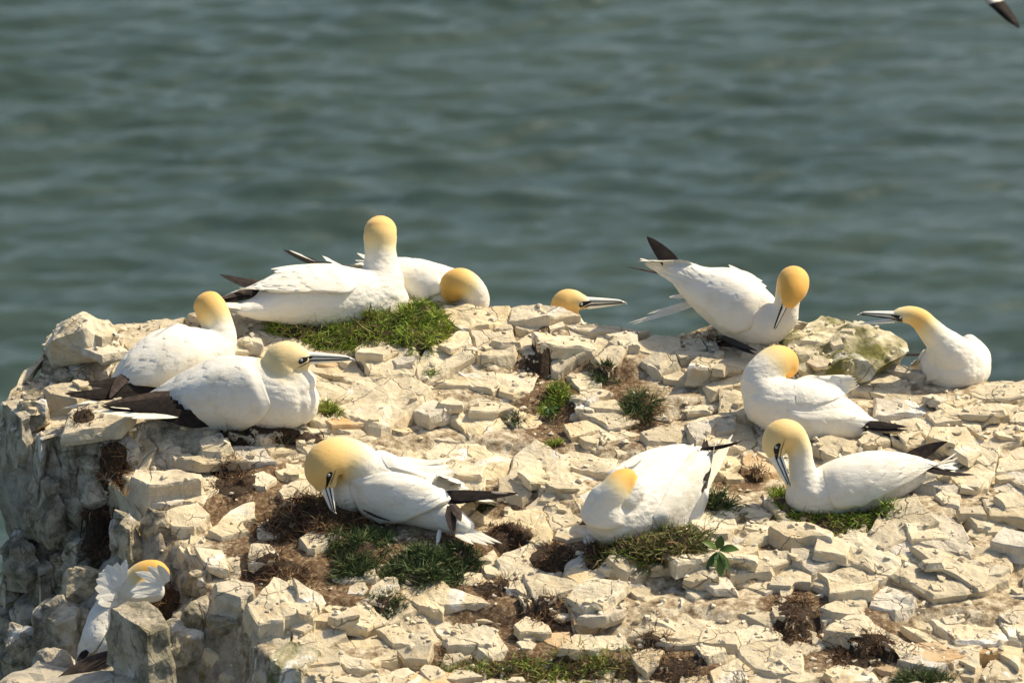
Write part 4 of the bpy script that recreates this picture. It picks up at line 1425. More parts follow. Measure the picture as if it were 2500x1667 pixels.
class Gannet:
    def __init__(self, label, z, anchor, back=0.05, depth=None, group='gannets on the cliff'):
        self.z = z
        self.s = Z[z][2]
        px, py = zp(z, *anchor)
        hit = hit_px(px, py)
        self.d = (hit - CAM).dot(FWD) + back if depth is None else depth
        self.u = KPX * self.d / self.s          # metres per zoom unit at the bird
        self.base = hit if depth is None else at(px, py, self.d)
        self.root = empty('gannet', self.base, label, 'bird', group)

    def p(self, X, Y, dz=0.0):
        px, py = zp(self.z, X, Y)
        return at(px, py, self.d + dz / 100.0)

    def body(self, torso, neck, extra=(), voxel=0.0055, smooth=4):
        parts = []
        rows = []
        for (X, Y, dz, ru, rl) in torso:
            q = self.p(X, Y, dz)
            rows.append((*q, ru * self.u, rl * self.u))
        v, f, _ = tube(rows, 24, 5)
        parts.append((v, f))
        rows = []
        for (X, Y, dz, r, *_y) in neck:
            q = self.p(X, Y, dz)
            rows.append((*q, r * self.u, r * self.u))
        v, f, S = tube(rows, 22, 6, upref=(0.2, 0.9, 0.3), caps=(0.5, 0.8))
        parts.append((v, f))
        for ex in extra:
            rr = [(*self.p(X, Y, dz), ru * self.u, rl * self.u) for (X, Y, dz, ru, rl) in ex]
            v, f, _ = tube(rr, 18, 5)
            parts.append((v, f))
        me = fuse(parts, voxel, smooth)
        me.name = 'body'
        n = len(me.vertices)
        co = np.zeros(n * 3); me.vertices.foreach_get('co', co); co = co.reshape(-1, 3)
        # yellow of head and neck
        yv = np.array([q[4] for q in neck], float)
        yl = np.interp(np.linspace(0, len(neck) - 1, len(S)), np.arange(len(neck)), yv)
        d = np.linalg.norm(co[:, None] - S[None, :, :3], axis=2) / S[None, :, 3]
        w = np.exp(-((d - d.min(1, keepdims=True)) / 0.12) ** 2)
        yel = (w * yl[None]).sum(1) / w.sum(1) * np.clip((1.36 - d.min(1)) / 0.26, 0, 1)
        nv = np.zeros(n * 3); me.vertices.foreach_get('normal', nv); nv = nv.reshape(-1, 3)
        sd_ = self.s * 7.3
        dsp = np.array([(0.55 * mnoise.noise(Vector((c[0] * 20 + sd_, c[1] * 26, c[2] * 30))) + 0.45 * abs(mnoise.noise(Vector((c[0] * 44, c[1] * 55 + sd_, c[2] * 66))))) for c in co])
        co = co + nv * (dsp * 0.0034 * np.clip(1 - 1.6 * yel, 0, 1))[:, None]
        b = np.array(self.base)
        me.vertices.foreach_set('co', (co - b).ravel())
        at_ = me.attributes.new('yellow', 'FLOAT', 'POINT')
        at_.data.foreach_set('value', yel.astype(np.float32))
        me.materials.clear(); me.materials.append(M_BIRD)
        me.polygons.foreach_set('use_smooth', np.ones(len(me.polygons), bool))
        me.update()
        o = bpy.data.objects.new('body', me)
        COL.objects.link(o)
        o.parent = self.root
        self.bvh = BVHTree.FromPolygons([tuple(x) for x in co], [tuple(q.vertices) for q in me.polygons])
        self.bobj = o
        return self

    def feather(self, a, b, width, mat, name='primary_feather', bend=0.0, nrm=None, parent=None, tipness=0.5, bendv=None):
        A = self.p(*a); B = self.p(*b)
        nr = Vector(nrm) if nrm else Vector((0.2, -0.5, 0.84))
        if name == 'primary_feather':
            width *= 1.3
        V, F = feather_mesh(A, B, width * self.u, nr, bend, bendv, 0.0022, tipness)
        return mesh_obj(name, V, F, mat, parent or self.root, self.base, False)

    def sheet(self, U, L, nt, ns, far=False, off=0.009):
        pu, pl = polyline(U, nt), polyline(L, nt)
        G = np.zeros((nt, ns, 3)); N = np.zeros((nt, ns, 3))
        for i in range(nt):
            for j in range(ns):
                f = j / (ns - 1)
                X, Y = pu[i] * (1 - f) + pl[i] * f
                px, py = zp(self.z, X, Y)
                r = ray(px, py)
                rn = r.normalized()
                if far:
                    h = self.bvh.ray_cast(CAM + r * (self.d + 1.2), -rn)
                else:
                    h = self.bvh.ray_cast(CAM + r * (self.d - 1.2), rn)
                if h[0] is None:
                    q = CAM + r * self.d
                    nn = self.bvh.find_nearest(q)
                    dd = (nn[0] - CAM).dot(FWD)
                    P = CAM + r * dd
                    nv = nn[1]
                    if nv is None:
                        nv = -rn
                else:
                    P, nv = h[0], h[1]
                G[i, j] = P; N[i, j] = nv
        for it in range(3):
            for A in (G, N):
                B = A.copy()
                B[1:-1] = 0.5 * A[1:-1] + 0.25 * (A[:-2] + A[2:])
                C = B.copy()
                C[:, 1:-1] = 0.5 * B[:, 1:-1] + 0.25 * (B[:, :-2] + B[:, 2:])
                A[:] = C
        N /= np.linalg.norm(N, axis=2, keepdims=True) + 1e-9
        ti = np.linspace(0, 1, nt)[:, None]; sj = np.linspace(0, 1, ns)[None]
        prof = np.clip(ti * 7, 0.12, 1) * np.clip(sj * 4, 0.25, 1) * (0.75 + 0.5 * ti)
        G = G + N * (off * prof)[..., None]
        return G, N

    def wing(self, U, L, far=False, rows=7, cols=6, off=0.010, feathers=True, mat=None, seed=1):
        nt, ns = 34, 14
        G, N = self.sheet(U, L, nt, ns, far, off * 1.45)
        V = [Vector(v) for v in G.reshape(-1, 3)]
        I = [Vector(v) for v in (G - N * 0.014).reshape(-1, 3)]
        F = []
        n0 = nt * ns
        for i in range(nt - 1):
            for j in range(ns - 1):
                a = i * ns + j
                F.append((a, a + 1, a + ns + 1, a + ns))
                F.append((n0 + a, n0 + a + ns, n0 + a + ns + 1, n0 + a + 1))
        rim = [j for j in range(ns)] + [i * ns + ns - 1 for i in range(1, nt)] + [(nt - 1) * ns + j for j in range(ns - 2, -1, -1)] + [i * ns for i in range(nt - 2, 0, -1)]
        for k in range(len(rim)):
            a, b = rim[k], rim[(k + 1) % len(rim)]
            F.append((a, b, n0 + b, n0 + a))
        w = mesh_obj('wing', V + I, F, mat or M_WING, self.root, self.base, True)
        bm = bmesh.new(); bm.from_mesh(w.data); bmesh.ops.recalc_face_normals(bm, faces=bm.faces); bm.to_mesh(w.data); bm.free()
        if feathers:
            r = random.Random(seed)
            FV, FF = [], []

            def ev(t, s):
                te = t
                t = min(max(t, 0), 1); s = min(max(s, 0), 1)
                fi, fj = t * (nt - 1), s * (ns - 1)
                i, j = min(int(fi), nt - 2), min(int(fj), ns - 2)
                a, b = fi - i, fj - j
                g = (G[i, j] * (1 - a) + G[i + 1, j] * a) * (1 - b) + (G[i, j + 1] * (1 - a) + G[i + 1, j + 1] * a) * b
                m = N[i, j]
                if te > 1:
                    g = g + (G[-1, j] - G[-4, j]) / 3 * (te - 1) * (nt - 1)
                return g, m
            for k in range(rows):
                t0 = 0.10 + 0.80 * (k / (rows - 1)) ** 0.85
                ln = 0.16 + 0.22 * (k / (rows - 1))
                for c in range(cols):
                    s0 = (c + 0.5 + 0.5 * (k % 2) + r.uniform(-.15, .15)) / (cols + 0.5)
                    tt = t0 + r.uniform(-.03, .03)
                    wd = 1.25 / cols
                    n = len(FV)
                    lift = r.uniform(0.0016, 0.0030) + 0.0034 * k / (rows - 1)
                    if r.random() < 0.2:
                        continue
                    for a in range(7):
                        f = a / 6
                        w_ = wd * 0.5 * math.sqrt(max(0.0, 1 - max(0, (f - 0.45) / 0.55) ** 2.4))
                        for b in (-1, -.5, 0, .5, 1):
                            g, m = ev(tt + ln * f, s0 + w_ * b + 0.05 * (f - .5))
                            z = -0.001 + lift * f * (1 - 0.45 * b * b)
                            FV.append(Vector(g + m * z))
                    for a in range(6):
                        for b in range(4):
                            q = n + a * 5 + b
                            FF.append((q, q + 1, q + 6, q + 5))
            mesh_obj('covert_feathers', FV, FF, mat or M_WING, w, self.base, True, kind='stuff')
        self.w = w
        return w

    def bill(self, base, tip, h, up=None, gape=0.0, head=None, eye=True, mask=True, tip2=None):
        """long straight conical bill with black grooves, lores and pale eye. h: half height at the base (zoom units)"""
        B = self.p(*base); T = self.p(*tip)
        ax = (T - B); Lb = ax.length; ax.normalize()
        upv = Vector(up) if up else Vector((0, 0, 1))
        lat = ax.cross(upv).normalized()
        u = lat.cross(ax).normalized()
        h = h * self.u
        wd = h * 0.72

        def mand(sign, ax_, Lm, hh, hook, B=B):
            V, F = [], []
            n, m = 14, 9
            uu = lat.cross(ax_).normalized()
            for k in range(n + 1):
                f = k / n
                taper = (1 - f) ** 0.62 * 0.93 + 0.07
                if f > 0.97:
                    taper *= 0.55
                c = B - ax_ * (0.10 * Lm) + ax_ * (1.10 * Lm * f) - uu * (hook * h * max(0, f - 0.82) / 0.18)
                for j in range(m):
                    a = math.pi * j / (m - 1)
                    V.append(c + lat * (math.cos(a) * wd * taper) + uu * (sign * math.sin(a) * hh * taper + sign * 0.0006))
            for k in range(n):
                for j in range(m - 1):
                    q = k * m + j
                    F.append((q, q + 1, q + m + 1, q + m))
                F.append((k * m + m - 1, k * m, (k + 1) * m, (k + 1) * m + m - 1))
            F.append(tuple(range(m)))
            F.append(tuple(n * m + j for j in range(m))[::-1])
            return V, F
        V, F = mand(1, ax, Lb, h * 0.98, 0.35)
        bl = mesh_obj('bill', V, F, M_BILL, self.root, self.base, True)
        if tip2 is not None:
            T2 = self.p(*tip2); ax2 = (T2 - (B - u * h * 0.5)); L2 = ax2.length; ax2.normalize()
        else:
            ax2, L2 = ax, Lb * 0.985
        V, F = mand(-1, ax2, L2, h * (0.80 if tip2 is None else 0.5), 0.0, B if tip2 is None else B - u * h * 0.5)
        mesh_obj('lower_mandible', V, F, M_BILL, bl, self.base, True)
        # black grooves: gape and the line along the upper mandible
        for s in (-1, 1):
            rows = []
            for f in np.linspace(-0.32, 0.93, 12):
                taper = (1 - max(f, 0)) ** 0.62 * 0.93 + 0.07
                q = B + ax * (Lb * f) + lat * (s * wd * taper * (1.0 if f > 0 else 1.0 + 0.5 * -f)) - u * (h * (0.05 + 0.9 * max(0, -f)))
                rows.append((*q, max(0.0006, h * 0.045 * taper), max(0.0006, h * 0.045 * taper)))
            v, f_, _ = tube(rows, 6, 2)
            mesh_obj('gape_line', v, f_, M_LINE, bl, self.base, True)
            rows = []
            for f in np.linspace(-0.02, 0.86, 9):
                taper = (1 - max(f, 0)) ** 0.62 * 0.93 + 0.07
                q = B + ax * (Lb * f) + lat * (s * wd * taper * 0.86) + u * (h * 0.52 * taper)
                rows.append((*q, max(0.0004, h * 0.03 * taper), max(0.0004, h * 0.03 * taper)))
            v, f_, _ = tube(rows, 6, 2)
            mesh_obj('nasal_groove', v, f_, M_LINE, bl, self.base, True)
        # lores, eye
        if mask:
            for s in (-1, 1):
                def on_head(l, v_, off):
                    q = B - ax * (l * h) + u * (v_ * h)
                    hh = self.bvh.ray_cast(q + lat * (s * 0.12), lat * -s)
                    if hh[0] is None:
                        return q + lat * (s * wd * 1.02)
                    # do not fall behind the bill side
                    dlt = (hh[0] - q).dot(lat * s)
                    return q + lat * (s * (max(dlt, wd * 0.85 if l < 0.4 else 0) + off))
                V, F = [], []
                prof = [(-0.15, 0.55, 0.35), (0.25, 0.58, 0.22), (0.6, 0.62, 0.06), (1.0, 0.64, -0.10), (1.3, 0.60, -0.22), (1.5, 0.45, -0.20), (1.62, 0.2, 0.0)]
                for (l, v1, v0) in prof:
                    for k in range(5):
                        V.append(on_head(l, v0 + (v1 - v0) * k / 4, 0.0016))
                for i in range(len(prof) - 1):
                    for k in range(4):
                        q = i * 5 + k
                        F.append((q, q + 1, q + 6, q + 5))
                mesh_obj('face_mask', V, F, M_LINE, self.root, self.base, True)
                # chin stripe
                V, F = [], []
                prof = [(0.1, -0.02, -0.14), (0.7, -0.22, -0.36), (1.3, -0.50, -0.60), (1.8, -0.78, -0.82)]
                for (l, v1, v0) in prof:
                    for k in range(2):
                        V.append(on_head(l, v0 + (v1 - v0) * k, 0.0016))
                for i in range(len(prof) - 1):
                    F.append((i * 2, i * 2 + 1, i * 2 + 3, i * 2 + 2))
                mesh_obj('gape_stripe', V, F, M_LINE, self.root, self.base, True)
                if eye:
                    e = on_head(1.28, 0.30, 0.0005)
                    for (nm, rad, mt, par, sh) in (('eye', 0.21 * h, M_EYE, None, 0.0), ('pupil', 0.10 * h, M_PUPIL, 'eye', 0.13 * h)):
                        V, F = [], []
                        c = e + lat * (s * sh)
                        nr_, ns_ = 7, 12
                        for a in range(nr_ + 1):
                            th = math.pi * a / nr_
                            for b in range(ns_):
                                ph = 2 * math.pi * b / ns_
                                V.append(c + Vector((math.sin(th) * math.cos(ph), math.sin(th) * math.sin(ph), math.cos(th))) * rad)
                        for a in range(nr_):
                            for b in range(ns_):
                                q = a * ns_ + b; r_ = a * ns_ + (b + 1) % ns_
                                F.append((q, r_, r_ + ns_, q + ns_))
                        ob = mesh_obj(nm, V, F, mt, self.root if par is None else eo, self.base, True)
                        if par is None:
                            eo = ob
        return bl

    def tail(self, fs, mat=None):
        for (a, b, w) in fs:
            self.feather(a, b, w, mat or M_CREAMF, 'tail_feather', 0.0, tipness=0.8)

    def prim(self, fs, parent=None, nrm=None):
        for f in fs:
            a, b, w = f[:3]
            mat = f[3] if len(f) > 3 else M_BLACK
            bend = f[4] if len(f) > 4 else 0.0
            self.feather(a, b, w, mat, 'primary_feather', bend, nrm, parent or self.w, 0.6)


# --- upright-necked bird looking out to sea
g = Gannet('gannet on the green nest, neck stretched upright, face turned out to sea', 'A', (1150, 1000), 0.07)
g.body([(330, 815, -23, 38, 50), (470, 800, -19, 95, 110), (650, 745, -13, 185, 190), (900, 730, -6, 258, 235), (1180, 745, 2, 262, 250), (1400, 770, 7, 235, 230), (1500, 775, 9, 190, 190)],
       [(1400, 720, 6, 215, 0), (1440, 590, 8, 172, 0.02), (1432, 470, 9, 138, 0.10), (1425, 350, 9.5, 124, 0.32), (1424, 250, 10, 132, 0.62), (1426, 200, 10.5, 122, 0.85)],
       extra=[[(1426, 205, 12, 130, 132), (1428, 235, 14.5, 100, 105)]])
g.bill((1428, 235, 16), (1432, 262, 27), 50, mask=False)
g.wing([(1180, 480), (1000, 462), (800, 475), (600, 545), (440, 640)], [(1245, 640), (1150, 690), (930, 680), (700, 690), (570, 690)], rows=8, cols=5, off=0.012, seed=1)
g.prim([((600, 670, -17), (60, 815, -26), 62, M_BROWN, 0.05), ((560, 665, -17), (110, 770, -25), 60, M_BLACK, 0.05), ((520, 655, -16), (200, 730, -24), 50, M_BROWN, 0.04)])
for q in [((1000, 480, -6), (575, 500, -14), 55), ((900, 500, -9), (600, 520, -16), 60), ((820, 560, -14), (440, 640, -22), 95), ((880, 590, -15), (560, 680, -22), 70), ((850, 520, -12), (500, 600, -20), 80), ((900, 600, -15), (640, 655, -20), 70)]:
    g.feather(*q, M_WHITE, 'tertial_feather', 0.02, parent=g.w)
g.wing([(1180, 500), (900, 480), (600, 560)], [(1240, 640), (930, 700), (600, 700)], True, feathers=False)
g.prim([((520, 640, 2), (178, 540, -2), 78, M_BLACK, -0.03), ((520, 620, 3), (230, 560, 0), 70, M_BROWN, -0.03)])
g.tail([((480, 790, -20), (20, 762, -30), 60), ((500, 820, -20), (150, 790, -28), 90), ((480, 830, -19), (200, 835, -27), 70), ((470, 800, -21), (90, 770, -30), 60)])

# --- bird asleep behind it
g = Gannet('gannet sleeping half hidden behind the upright-necked bird, orange head laid back', 'A', (2050, 800), 0.17)
g.body([(1200, 560, 22, 60, 60), (1350, 560, 18, 130, 130), (1600, 590, 10, 185, 200), (1850, 650, 4, 190, 215), (2050, 730, 0, 190, 205), (2120, 760, -1, 140, 160)],
       [(2120, 800, -5, 140, 0), (2150, 720, -8, 122, 0.0), (2105, 630, -11, 110, 0.30), (2040, 600, -12, 112, 0.9), (1990, 630, -11, 108, 1.0), (1980, 690, -10, 80, 0.95)])
g.wing([(1880, 500), (1650, 420), (1400, 440), (1180, 470)], [(1900, 680), (1650, 760), (1400, 700), (1200, 560)], rows=6, cols=6, seed=2)
for q in [((1420, 470, 14), (1245, 375, 20), 60), ((1420, 480, 14), (1230, 430, 20), 60), ((1450, 500, 12), (1170, 470, 20), 70)]:
    g.feather(*q, M_WHITE, 'tertial_feather', 0.02, parent=g.w)
g.prim([((960, 465, 22), (675, 348, 26), 55, M_BLACK, -0.02), ((990, 470, 22), (720, 352, 26), 30, M_WHITE, -0.02), ((1200, 520, 20), (900, 440, 22), 70, M_BLACK)])

# --- bird at the back left, neck up, facing away
g = Gannet('gannet with raised orange head facing away, body behind the profile bird', 'B', (900, 800), 0.02)
g.body([(470, 800, -10, 85, 95), (600, 715, -8, 165, 175), (820, 600, -3, 222, 215), (1020, 580, 4, 215, 215), (1170, 560, 9, 170, 185)],
       [(1190, 560, 9, 160, 0), (1225, 460, 11, 135, 0.02), (1210, 350, 12, 122, 0.25), (1170, 250, 12, 125, 0.7), (1138, 195, 12.5, 118, 0.95)])
g.bill((1110, 215, 17), (1090, 240, 28), 50, mask=False)
g.wing([(1060, 400), (900, 345), (720, 450), (560, 560), (470, 720)], [(1190, 600), (1050, 690), (800, 790), (640, 790), (510, 790)], rows=8, cols=6, seed=3)
g.prim([((560, 700, -14), (395, 905, -24), 70, M_BROWN, 0.05), ((760, 800, -12), (55, 868, -28), 100, M_BLACK, -0.05), ((720, 815, -13), (90, 890, -28), 75, M_BLACK, -0.02), ((640, 770, -10), (230, 805, -24), 80, M_BLACK)], nrm=(-0.1, -0.9, 0.42))
g.tail([((700, 850, -8), (40, 980, -28), 70), ((700, 860, -9), (110, 1000, -28), 85), ((700, 850, -8), (180, 940, -27), 80), ((720, 870, -9), (250, 985, -27), 80)])

# --- profile bird
g = Gannet('gannet in profile at the rim, long pale bill pointing towards the grassy nest', 'B', (1500, 1165), 0.075)
g.body([(790, 900, 3, 60, 70), (930, 890, 3, 140, 140), (1120, 880, 2, 215, 215), (1350, 860, 1, 275, 255), (1600, 890, 0, 272, 255), (1790, 925, 0, 222, 225), (1840, 930, 0, 175, 185)],
       [(1800, 850, 0, 190, 0), (1735, 770, -1, 172, 0.15), (1700, 700, -2, 160, 0.42), (1715, 630, -2.5, 158, 0.55), (1780, 605, -3, 132, 0.50), (1850, 612, -3.2, 88, 0.38)])
g.bill((1925, 605, -3.4), (2255, 605, -4.5), 56)
g.wing([(1500, 640), (1380, 590), (1180, 605), (950, 715), (765, 830)], [(1615, 950), (1530, 1060), (1380, 1120), (1230, 1145), (1110, 1120)], rows=9, cols=7, off=0.013, seed=4)
g.prim([((900, 880, -2), (350, 948, -19), 95, M_BROWN, -0.02), ((960, 930, -2), (340, 968, -20), 110, M_BLACK, -0.03), ((1010, 980, -3), (400, 950, -19), 115, M_BLACK, -0.02), ((1080, 1030, -3), (520, 965, -17), 120, M_BLACK, -0.02), ((1150, 1080, -4), (700, 990, -14), 110, M_BLACK, -0.02)], nrm=(-0.1, -0.9, 0.42))
g.wing([(1500, 660), (1180, 620), (800, 830)], [(1600, 950), (1380, 1100), (1110, 1100)], True, feathers=False)
g.tail([((950, 1000, -4), (260, 1000, -21), 70), ((960, 1010, -5), (340, 1020, -21), 80), ((970, 1010, -5), (450, 1037, -20), 80), ((980, 1015, -6), (560, 1055, -20), 80), ((960, 980, -4), (400, 970, -19), 80)])

# --- tucked bird with head bowed
g = Gannet('gannet on the brown nest, bowed yellow head pressing its bill into the nest', 'C', (900, 960), 0.035)
g.body([(570, 660, -2, 220, 220), (760, 610, 0, 345, 290), (1000, 670, -2, 305, 280), (1230, 770, -5, 230, 230), (1470, 890, -10, 155, 165), (1640, 965, -15, 105, 120), (1740, 1005, -17, 65, 80)],
       [(760, 500, -3, 230, 0.0), (650, 400, -5, 222, 0.22), (510, 350, -8, 214, 0.52), (390, 390, -11, 208, 0.80), (345, 480, -12, 180, 0.70), (365, 575, -11, 120, 0.42)],
       extra=[[(880, 430, 10, 170, 150), (1120, 490, 11, 130, 130), (1350, 570, 10, 95, 100), (1500, 640, 9, 60, 70)]])
g.bill((385, 615, -12.5), (455, 880, -13), 72, up=(-0.9, -0.35, 0.2))
g.wing([(600, 560), (780, 520), (950, 480), (1200, 520), (1450, 620), (1655, 700)], [(600, 660), (720, 840), (900, 920), (1100, 920), (1350, 860), (1600, 780)], rows=8, cols=6, off=0.015, seed=5)
g.prim([((1480, 690, -10), (2215, 682, -19), 120, M_BLACK, 0.03), ((1480, 720, -10), (2020, 690, -17), 150, M_BLACK, 0.02), ((1565, 800, -17), (1605, 1105, -22), 85, M_BROWN, 0.03), ((1590, 790, -16), (1665, 950, -21), 80, M_BROWN, -0.03), ((730, 840, -13.5), (1000, 945, -11), 26, M_BLACK, 0.05)])
g.prim([((1960, 672, -17.5), (2120, 680, -19), 24, simple('bare_shaft', (0.42, 0.33, 0.26)), 0.0)])
g.wing([(860, 270), (1000, 330), (1200, 400), (1450, 520)], [(960, 440), (1100, 480), (1300, 540), (1560, 640)], False, rows=6, cols=4, off=0.008, seed=6)
for q in [((1100, 420, 6), (1610, 345, 10), 60), ((1150, 440, 5), (1560, 420, 9), 130), ((1150, 480, 4), (1590, 470, 8), 140), ((1200, 520, 2), (1660, 560, 6), 150), ((1250, 560, 1), (1700, 650, 4), 120), ((1000, 370, 7), (1480, 400, 10), 150)]:
    g.feather(*q, M_WHITE, 'tertial_feather', 0.02, parent=g.w)
g.tail([((1600, 980, -14), (2060, 1160, -26), 90), ((1600, 1010, -15), (1990, 1165, -26), 100), ((1590, 1030, -16), (1930, 1180, -26), 110), ((1580, 1040, -17), (1790, 1170, -25), 80)])
g.feather((1465, 1030, -16), (1435, 1185, -20), 42, M_WHITE, 'leg_feather')

# --- sleeping bird in the weed nest
g = Gannet('gannet asleep in the weed nest, orange nape showing between its back feathers', 'D', (800, 1320), 0.09)
g.body([(470, 1000, -8, 290, 300), (680, 930, -2, 372, 330), (920, 790, 6, 370, 320), (1130, 600, 14, 300, 290), (1290, 430, 20, 200, 220), (1390, 340, 24, 100, 120)],
       [(400, 960, -12, 250, 0.0), (420, 820, -14, 195, 0.03), (490, 720, -15, 150, 0.35), (560, 620, -14, 125, 0.98), (640, 560, -12, 90, 1.0), (690, 555, -10, 50, 1.0)],
       extra=[[(560, 640, 4, 170, 160), (800, 480, 10, 160, 160), (1050, 370, 17, 130, 130), (1230, 300, 22, 80, 90)], [(640, 830, -13, 100, 100), (720, 700, -11, 120, 110), (700, 610, -9.5, 80, 80)]])
g.wing([(900, 980), (1000, 800), (1120, 560), (1300, 330), (1390, 300)], [(940, 1070), (1100, 1150), (1290, 1020), (1395, 830), (1420, 520)], rows=8, cols=6, off=0.016, seed=7)
for q in [((1150, 600, 6), (1440, 345, 14), 95), ((1150, 660, 5), (1465, 500, 12), 95), ((1150, 700, 4), (1440, 560, 10), 100), ((1120, 520, 9), (1385, 270, 17), 100), ((1080, 480, 10), (1330, 225, 19), 110)]:
    g.feather(*q, M_WHITE, 'tertial_feather', 0.02, parent=g.w)
g.prim([((1425, 720, 6), (1440, 175, 16), 95, M_BROWN, 0.0), ((1445, 600, 7), (1465, 180, 17), 100, M_BLACK, 0.0), ((1400, 280, 14), (1835, 195, 14), 34, M_BLACK, 0.04)], nrm=(0.3, -0.85, 0.4))
for q in [((620, 460, 0), (830, 325, 6), 70), ((900, 400, 8), (1290, 240, 18), 110), ((850, 430, 6), (1240, 330, 15), 120)]:
    g.feather(*q, M_WHITE, 'tertial_feather', 0.02, parent=g.w)
g.tail([((1420, 600, 20), (1735, 125, 32), 90), ((1430, 640, 18), (1700, 240, 30), 130), ((1430, 680, 17), (1620, 360, 27), 110), ((1410, 560, 20), (1700, 170, 31), 90)])

# --- middle right bird, head turned back
g = Gannet('gannet beside the crevice with its orange head turned back onto its shoulders', 'E', (600, 850), 0.06)
g.body([(270, 540, 0, 190, 200), (420, 590, 0, 232, 215), (640, 630, 0, 232, 220), (850, 670, 1, 178, 180), (1020, 720, 2, 110, 115), (1120, 750, 3, 60, 75)],
       [(280, 480, 0, 190, 0.0), (235, 390, 0, 148, 0.0), (285, 300, 1, 136, 0.12), (365, 240, 3, 138, 0.72), (425, 235, 5, 120, 1.0), (450, 275, 7, 100, 1.0)])
g.bill((470, 310, 12), (520, 360, 19), 40, mask=False)
g.wing([(445, 605), (620, 625), (870, 600), (1050, 650), (1165, 705)], [(480, 700), (560, 800), (700, 850), (880, 850), (1130, 770)], rows=8, cols=5, off=0.014, seed=9)
g.prim([((1050, 710, -4), (1390, 742, -13), 75, M_BLACK, 0.02), ((1050, 770, -5), (1470, 835, -15), 45, M_BLACK, 0.05), ((1040, 740, -5), (1400, 770, -14), 55, M_BLACK, 0.02)])
g.wing([(500, 380), (620, 340), (740, 345), (860, 345)], [(520, 560), (680, 570), (800, 540), (900, 500)], False, rows=7, cols=5, off=0.003, seed=10)
for q in [((640, 380, 0), (905, 338, 4), 70), ((660, 420, -2), (900, 390, 2), 75), ((680, 470, -4), (905, 465, 0), 80), ((680, 500, -5), (880, 520, -2), 70)]:
    g.feather(*q, M_WHITE, 'tertial_feather', 0.02, parent=g.w)
g.tail([((1000, 790, -4), (1480, 870, -14), 60), ((1000, 780, -4), (1400, 840, -13), 70), ((1020, 790, -4), (1300, 850, -13), 60)])

# --- bottom right bird, bill tucked along the neck
g = Gannet('gannet on the mossy nest, arched neck with its bill tucked down along it', 'E', (880, 1470), 0.07)
g.body([(560, 1290, -2, 150, 170), (700, 1275, -1, 200, 205), (950, 1205, 1, 248, 225), (1200, 1150, 4, 208, 205), (1420, 1095, 8, 140, 150), (1560, 1085, 11, 85, 95), (1640, 1075, 13, 50, 65)],
       [(620, 1240, -3, 170, 0.0), (585, 1130, -4, 120, 0.04), (562, 1020, -4.5, 98, 0.14), (545, 910, -5, 100, 0.32), (480, 815, -6, 122, 0.60), (400, 815, -7, 128, 0.68), (360, 885, -7.5, 108, 0.55), (360, 935, -7.7, 78, 0.4)])
g.bill((375, 985, -8), (478, 1220, -8.5), 62, up=(-0.9, -0.25, 0.35))
g.wing([(720, 1050), (900, 975), (1150, 935), (1400, 965), (1530, 1035)], [(780, 1290), (830, 1370), (1050, 1330), (1300, 1210), (1520, 1080)], rows=8, cols=6, off=0.012, seed=11)
g.prim([((1480, 1060, 2), (1920, 1115, 8), 46, M_BLACK, 0.04), ((1440, 1050, 2), (1760, 1080, 6), 40, M_BLACK, 0.02)])
g.wing([(720, 1060), (1100, 950), (1400, 980)], [(780, 1280), (1100, 1250), (1450, 1080)], True, feathers=False)
g.prim([((1330, 1030, 9), (1705, 855, 8), 80, M_BROWN, -0.03), ((1380, 1040, 9), (1660, 880, 8), 80, M_BROWN, -0.03)], nrm=(0, -0.9, 0.4))
g.tail([((1480, 1120, 9), (1985, 935, 22), 60), ((1480, 1130, 8), (1930, 1000, 21), 75), ((1480, 1140, 7), (1800, 1060, 18), 90), ((1480, 1120, 9), (1850, 985, 20), 80)])

# --- bowing bird on the skyline
g = Gannet('gannet bowing on the skyline, tail and dark wing tip raised over the sea', 'F', (1450, 1270), 0.07)
g.body([(680, 470, 10, 110, 125), (820, 560, 8, 180, 190), (1060, 690, 4, 275, 270), (1330, 840, 0, 340, 305), (1540, 960, -3, 300, 285), (1660, 1020, -5, 220, 230)],
       [(1680, 1000, -6, 215, 0.0), (1800, 920, -9, 158, 0.0), (1830, 800, -10, 135, 0.04), (1850, 690, -11, 140, 0.25), (1882, 585, -13, 160, 0.75), (1908, 555, -15.5, 168, 0.92), (1905, 630, -18, 152, 1.0), (1880, 710, -19.5, 122, 1.0), (1862, 772, -20.3, 85, 0.9)], smooth=9)
g.bill((1800, 830, -19), (1697, 1070, -17), 34, up=(0.2, -0.9, 0.1), mask=False)
g.wing([(1600, 620), (1450, 480), (1200, 420), (950, 420), (760, 340), (640, 340)], [(1450, 1060), (1250, 1080), (1050, 900), (850, 720), (720, 600), (620, 520)], rows=9, cols=6, off=0.014, seed=12)
g.prim([((680, 460, 6), (345, 75, 10), 150, M_BLACK, 0.02), ((700, 520, 6), (365, 105, 10), 130, M_BLACK, 0.04), ((650, 420, 7), (400, 130, 10), 110, M_BROWN, -0.02)], nrm=(0.1, -0.85, 0.5))
for q in [((1600, 620, 2), (1215, 375, 8), 120), ((1560, 560, 3), (1240, 385, 8), 90)]:
    g.feather(*q, M_WHITE, 'tertial_feather', -0.05, parent=g.w)
g.prim([((760, 500, 16), (145, 398, 20), 34, M_BROWN, -0.02)])
g.tail([((860, 790, 8), (148, 998, 14), 55), ((860, 800, 7), (185, 1012, 13), 60), ((800, 700, 9), (580, 720, 14), 110), ((860, 770, 8), (350, 900, 14), 90)])
for (a, b, w) in [((1150, 1140, -8), (1520, 1290, -14), 90), ((1250, 1200, -10), (1500, 1330, -14), 80)]:
    g.feather(a, b, w, M_FOOT, 'foot', 0.03)

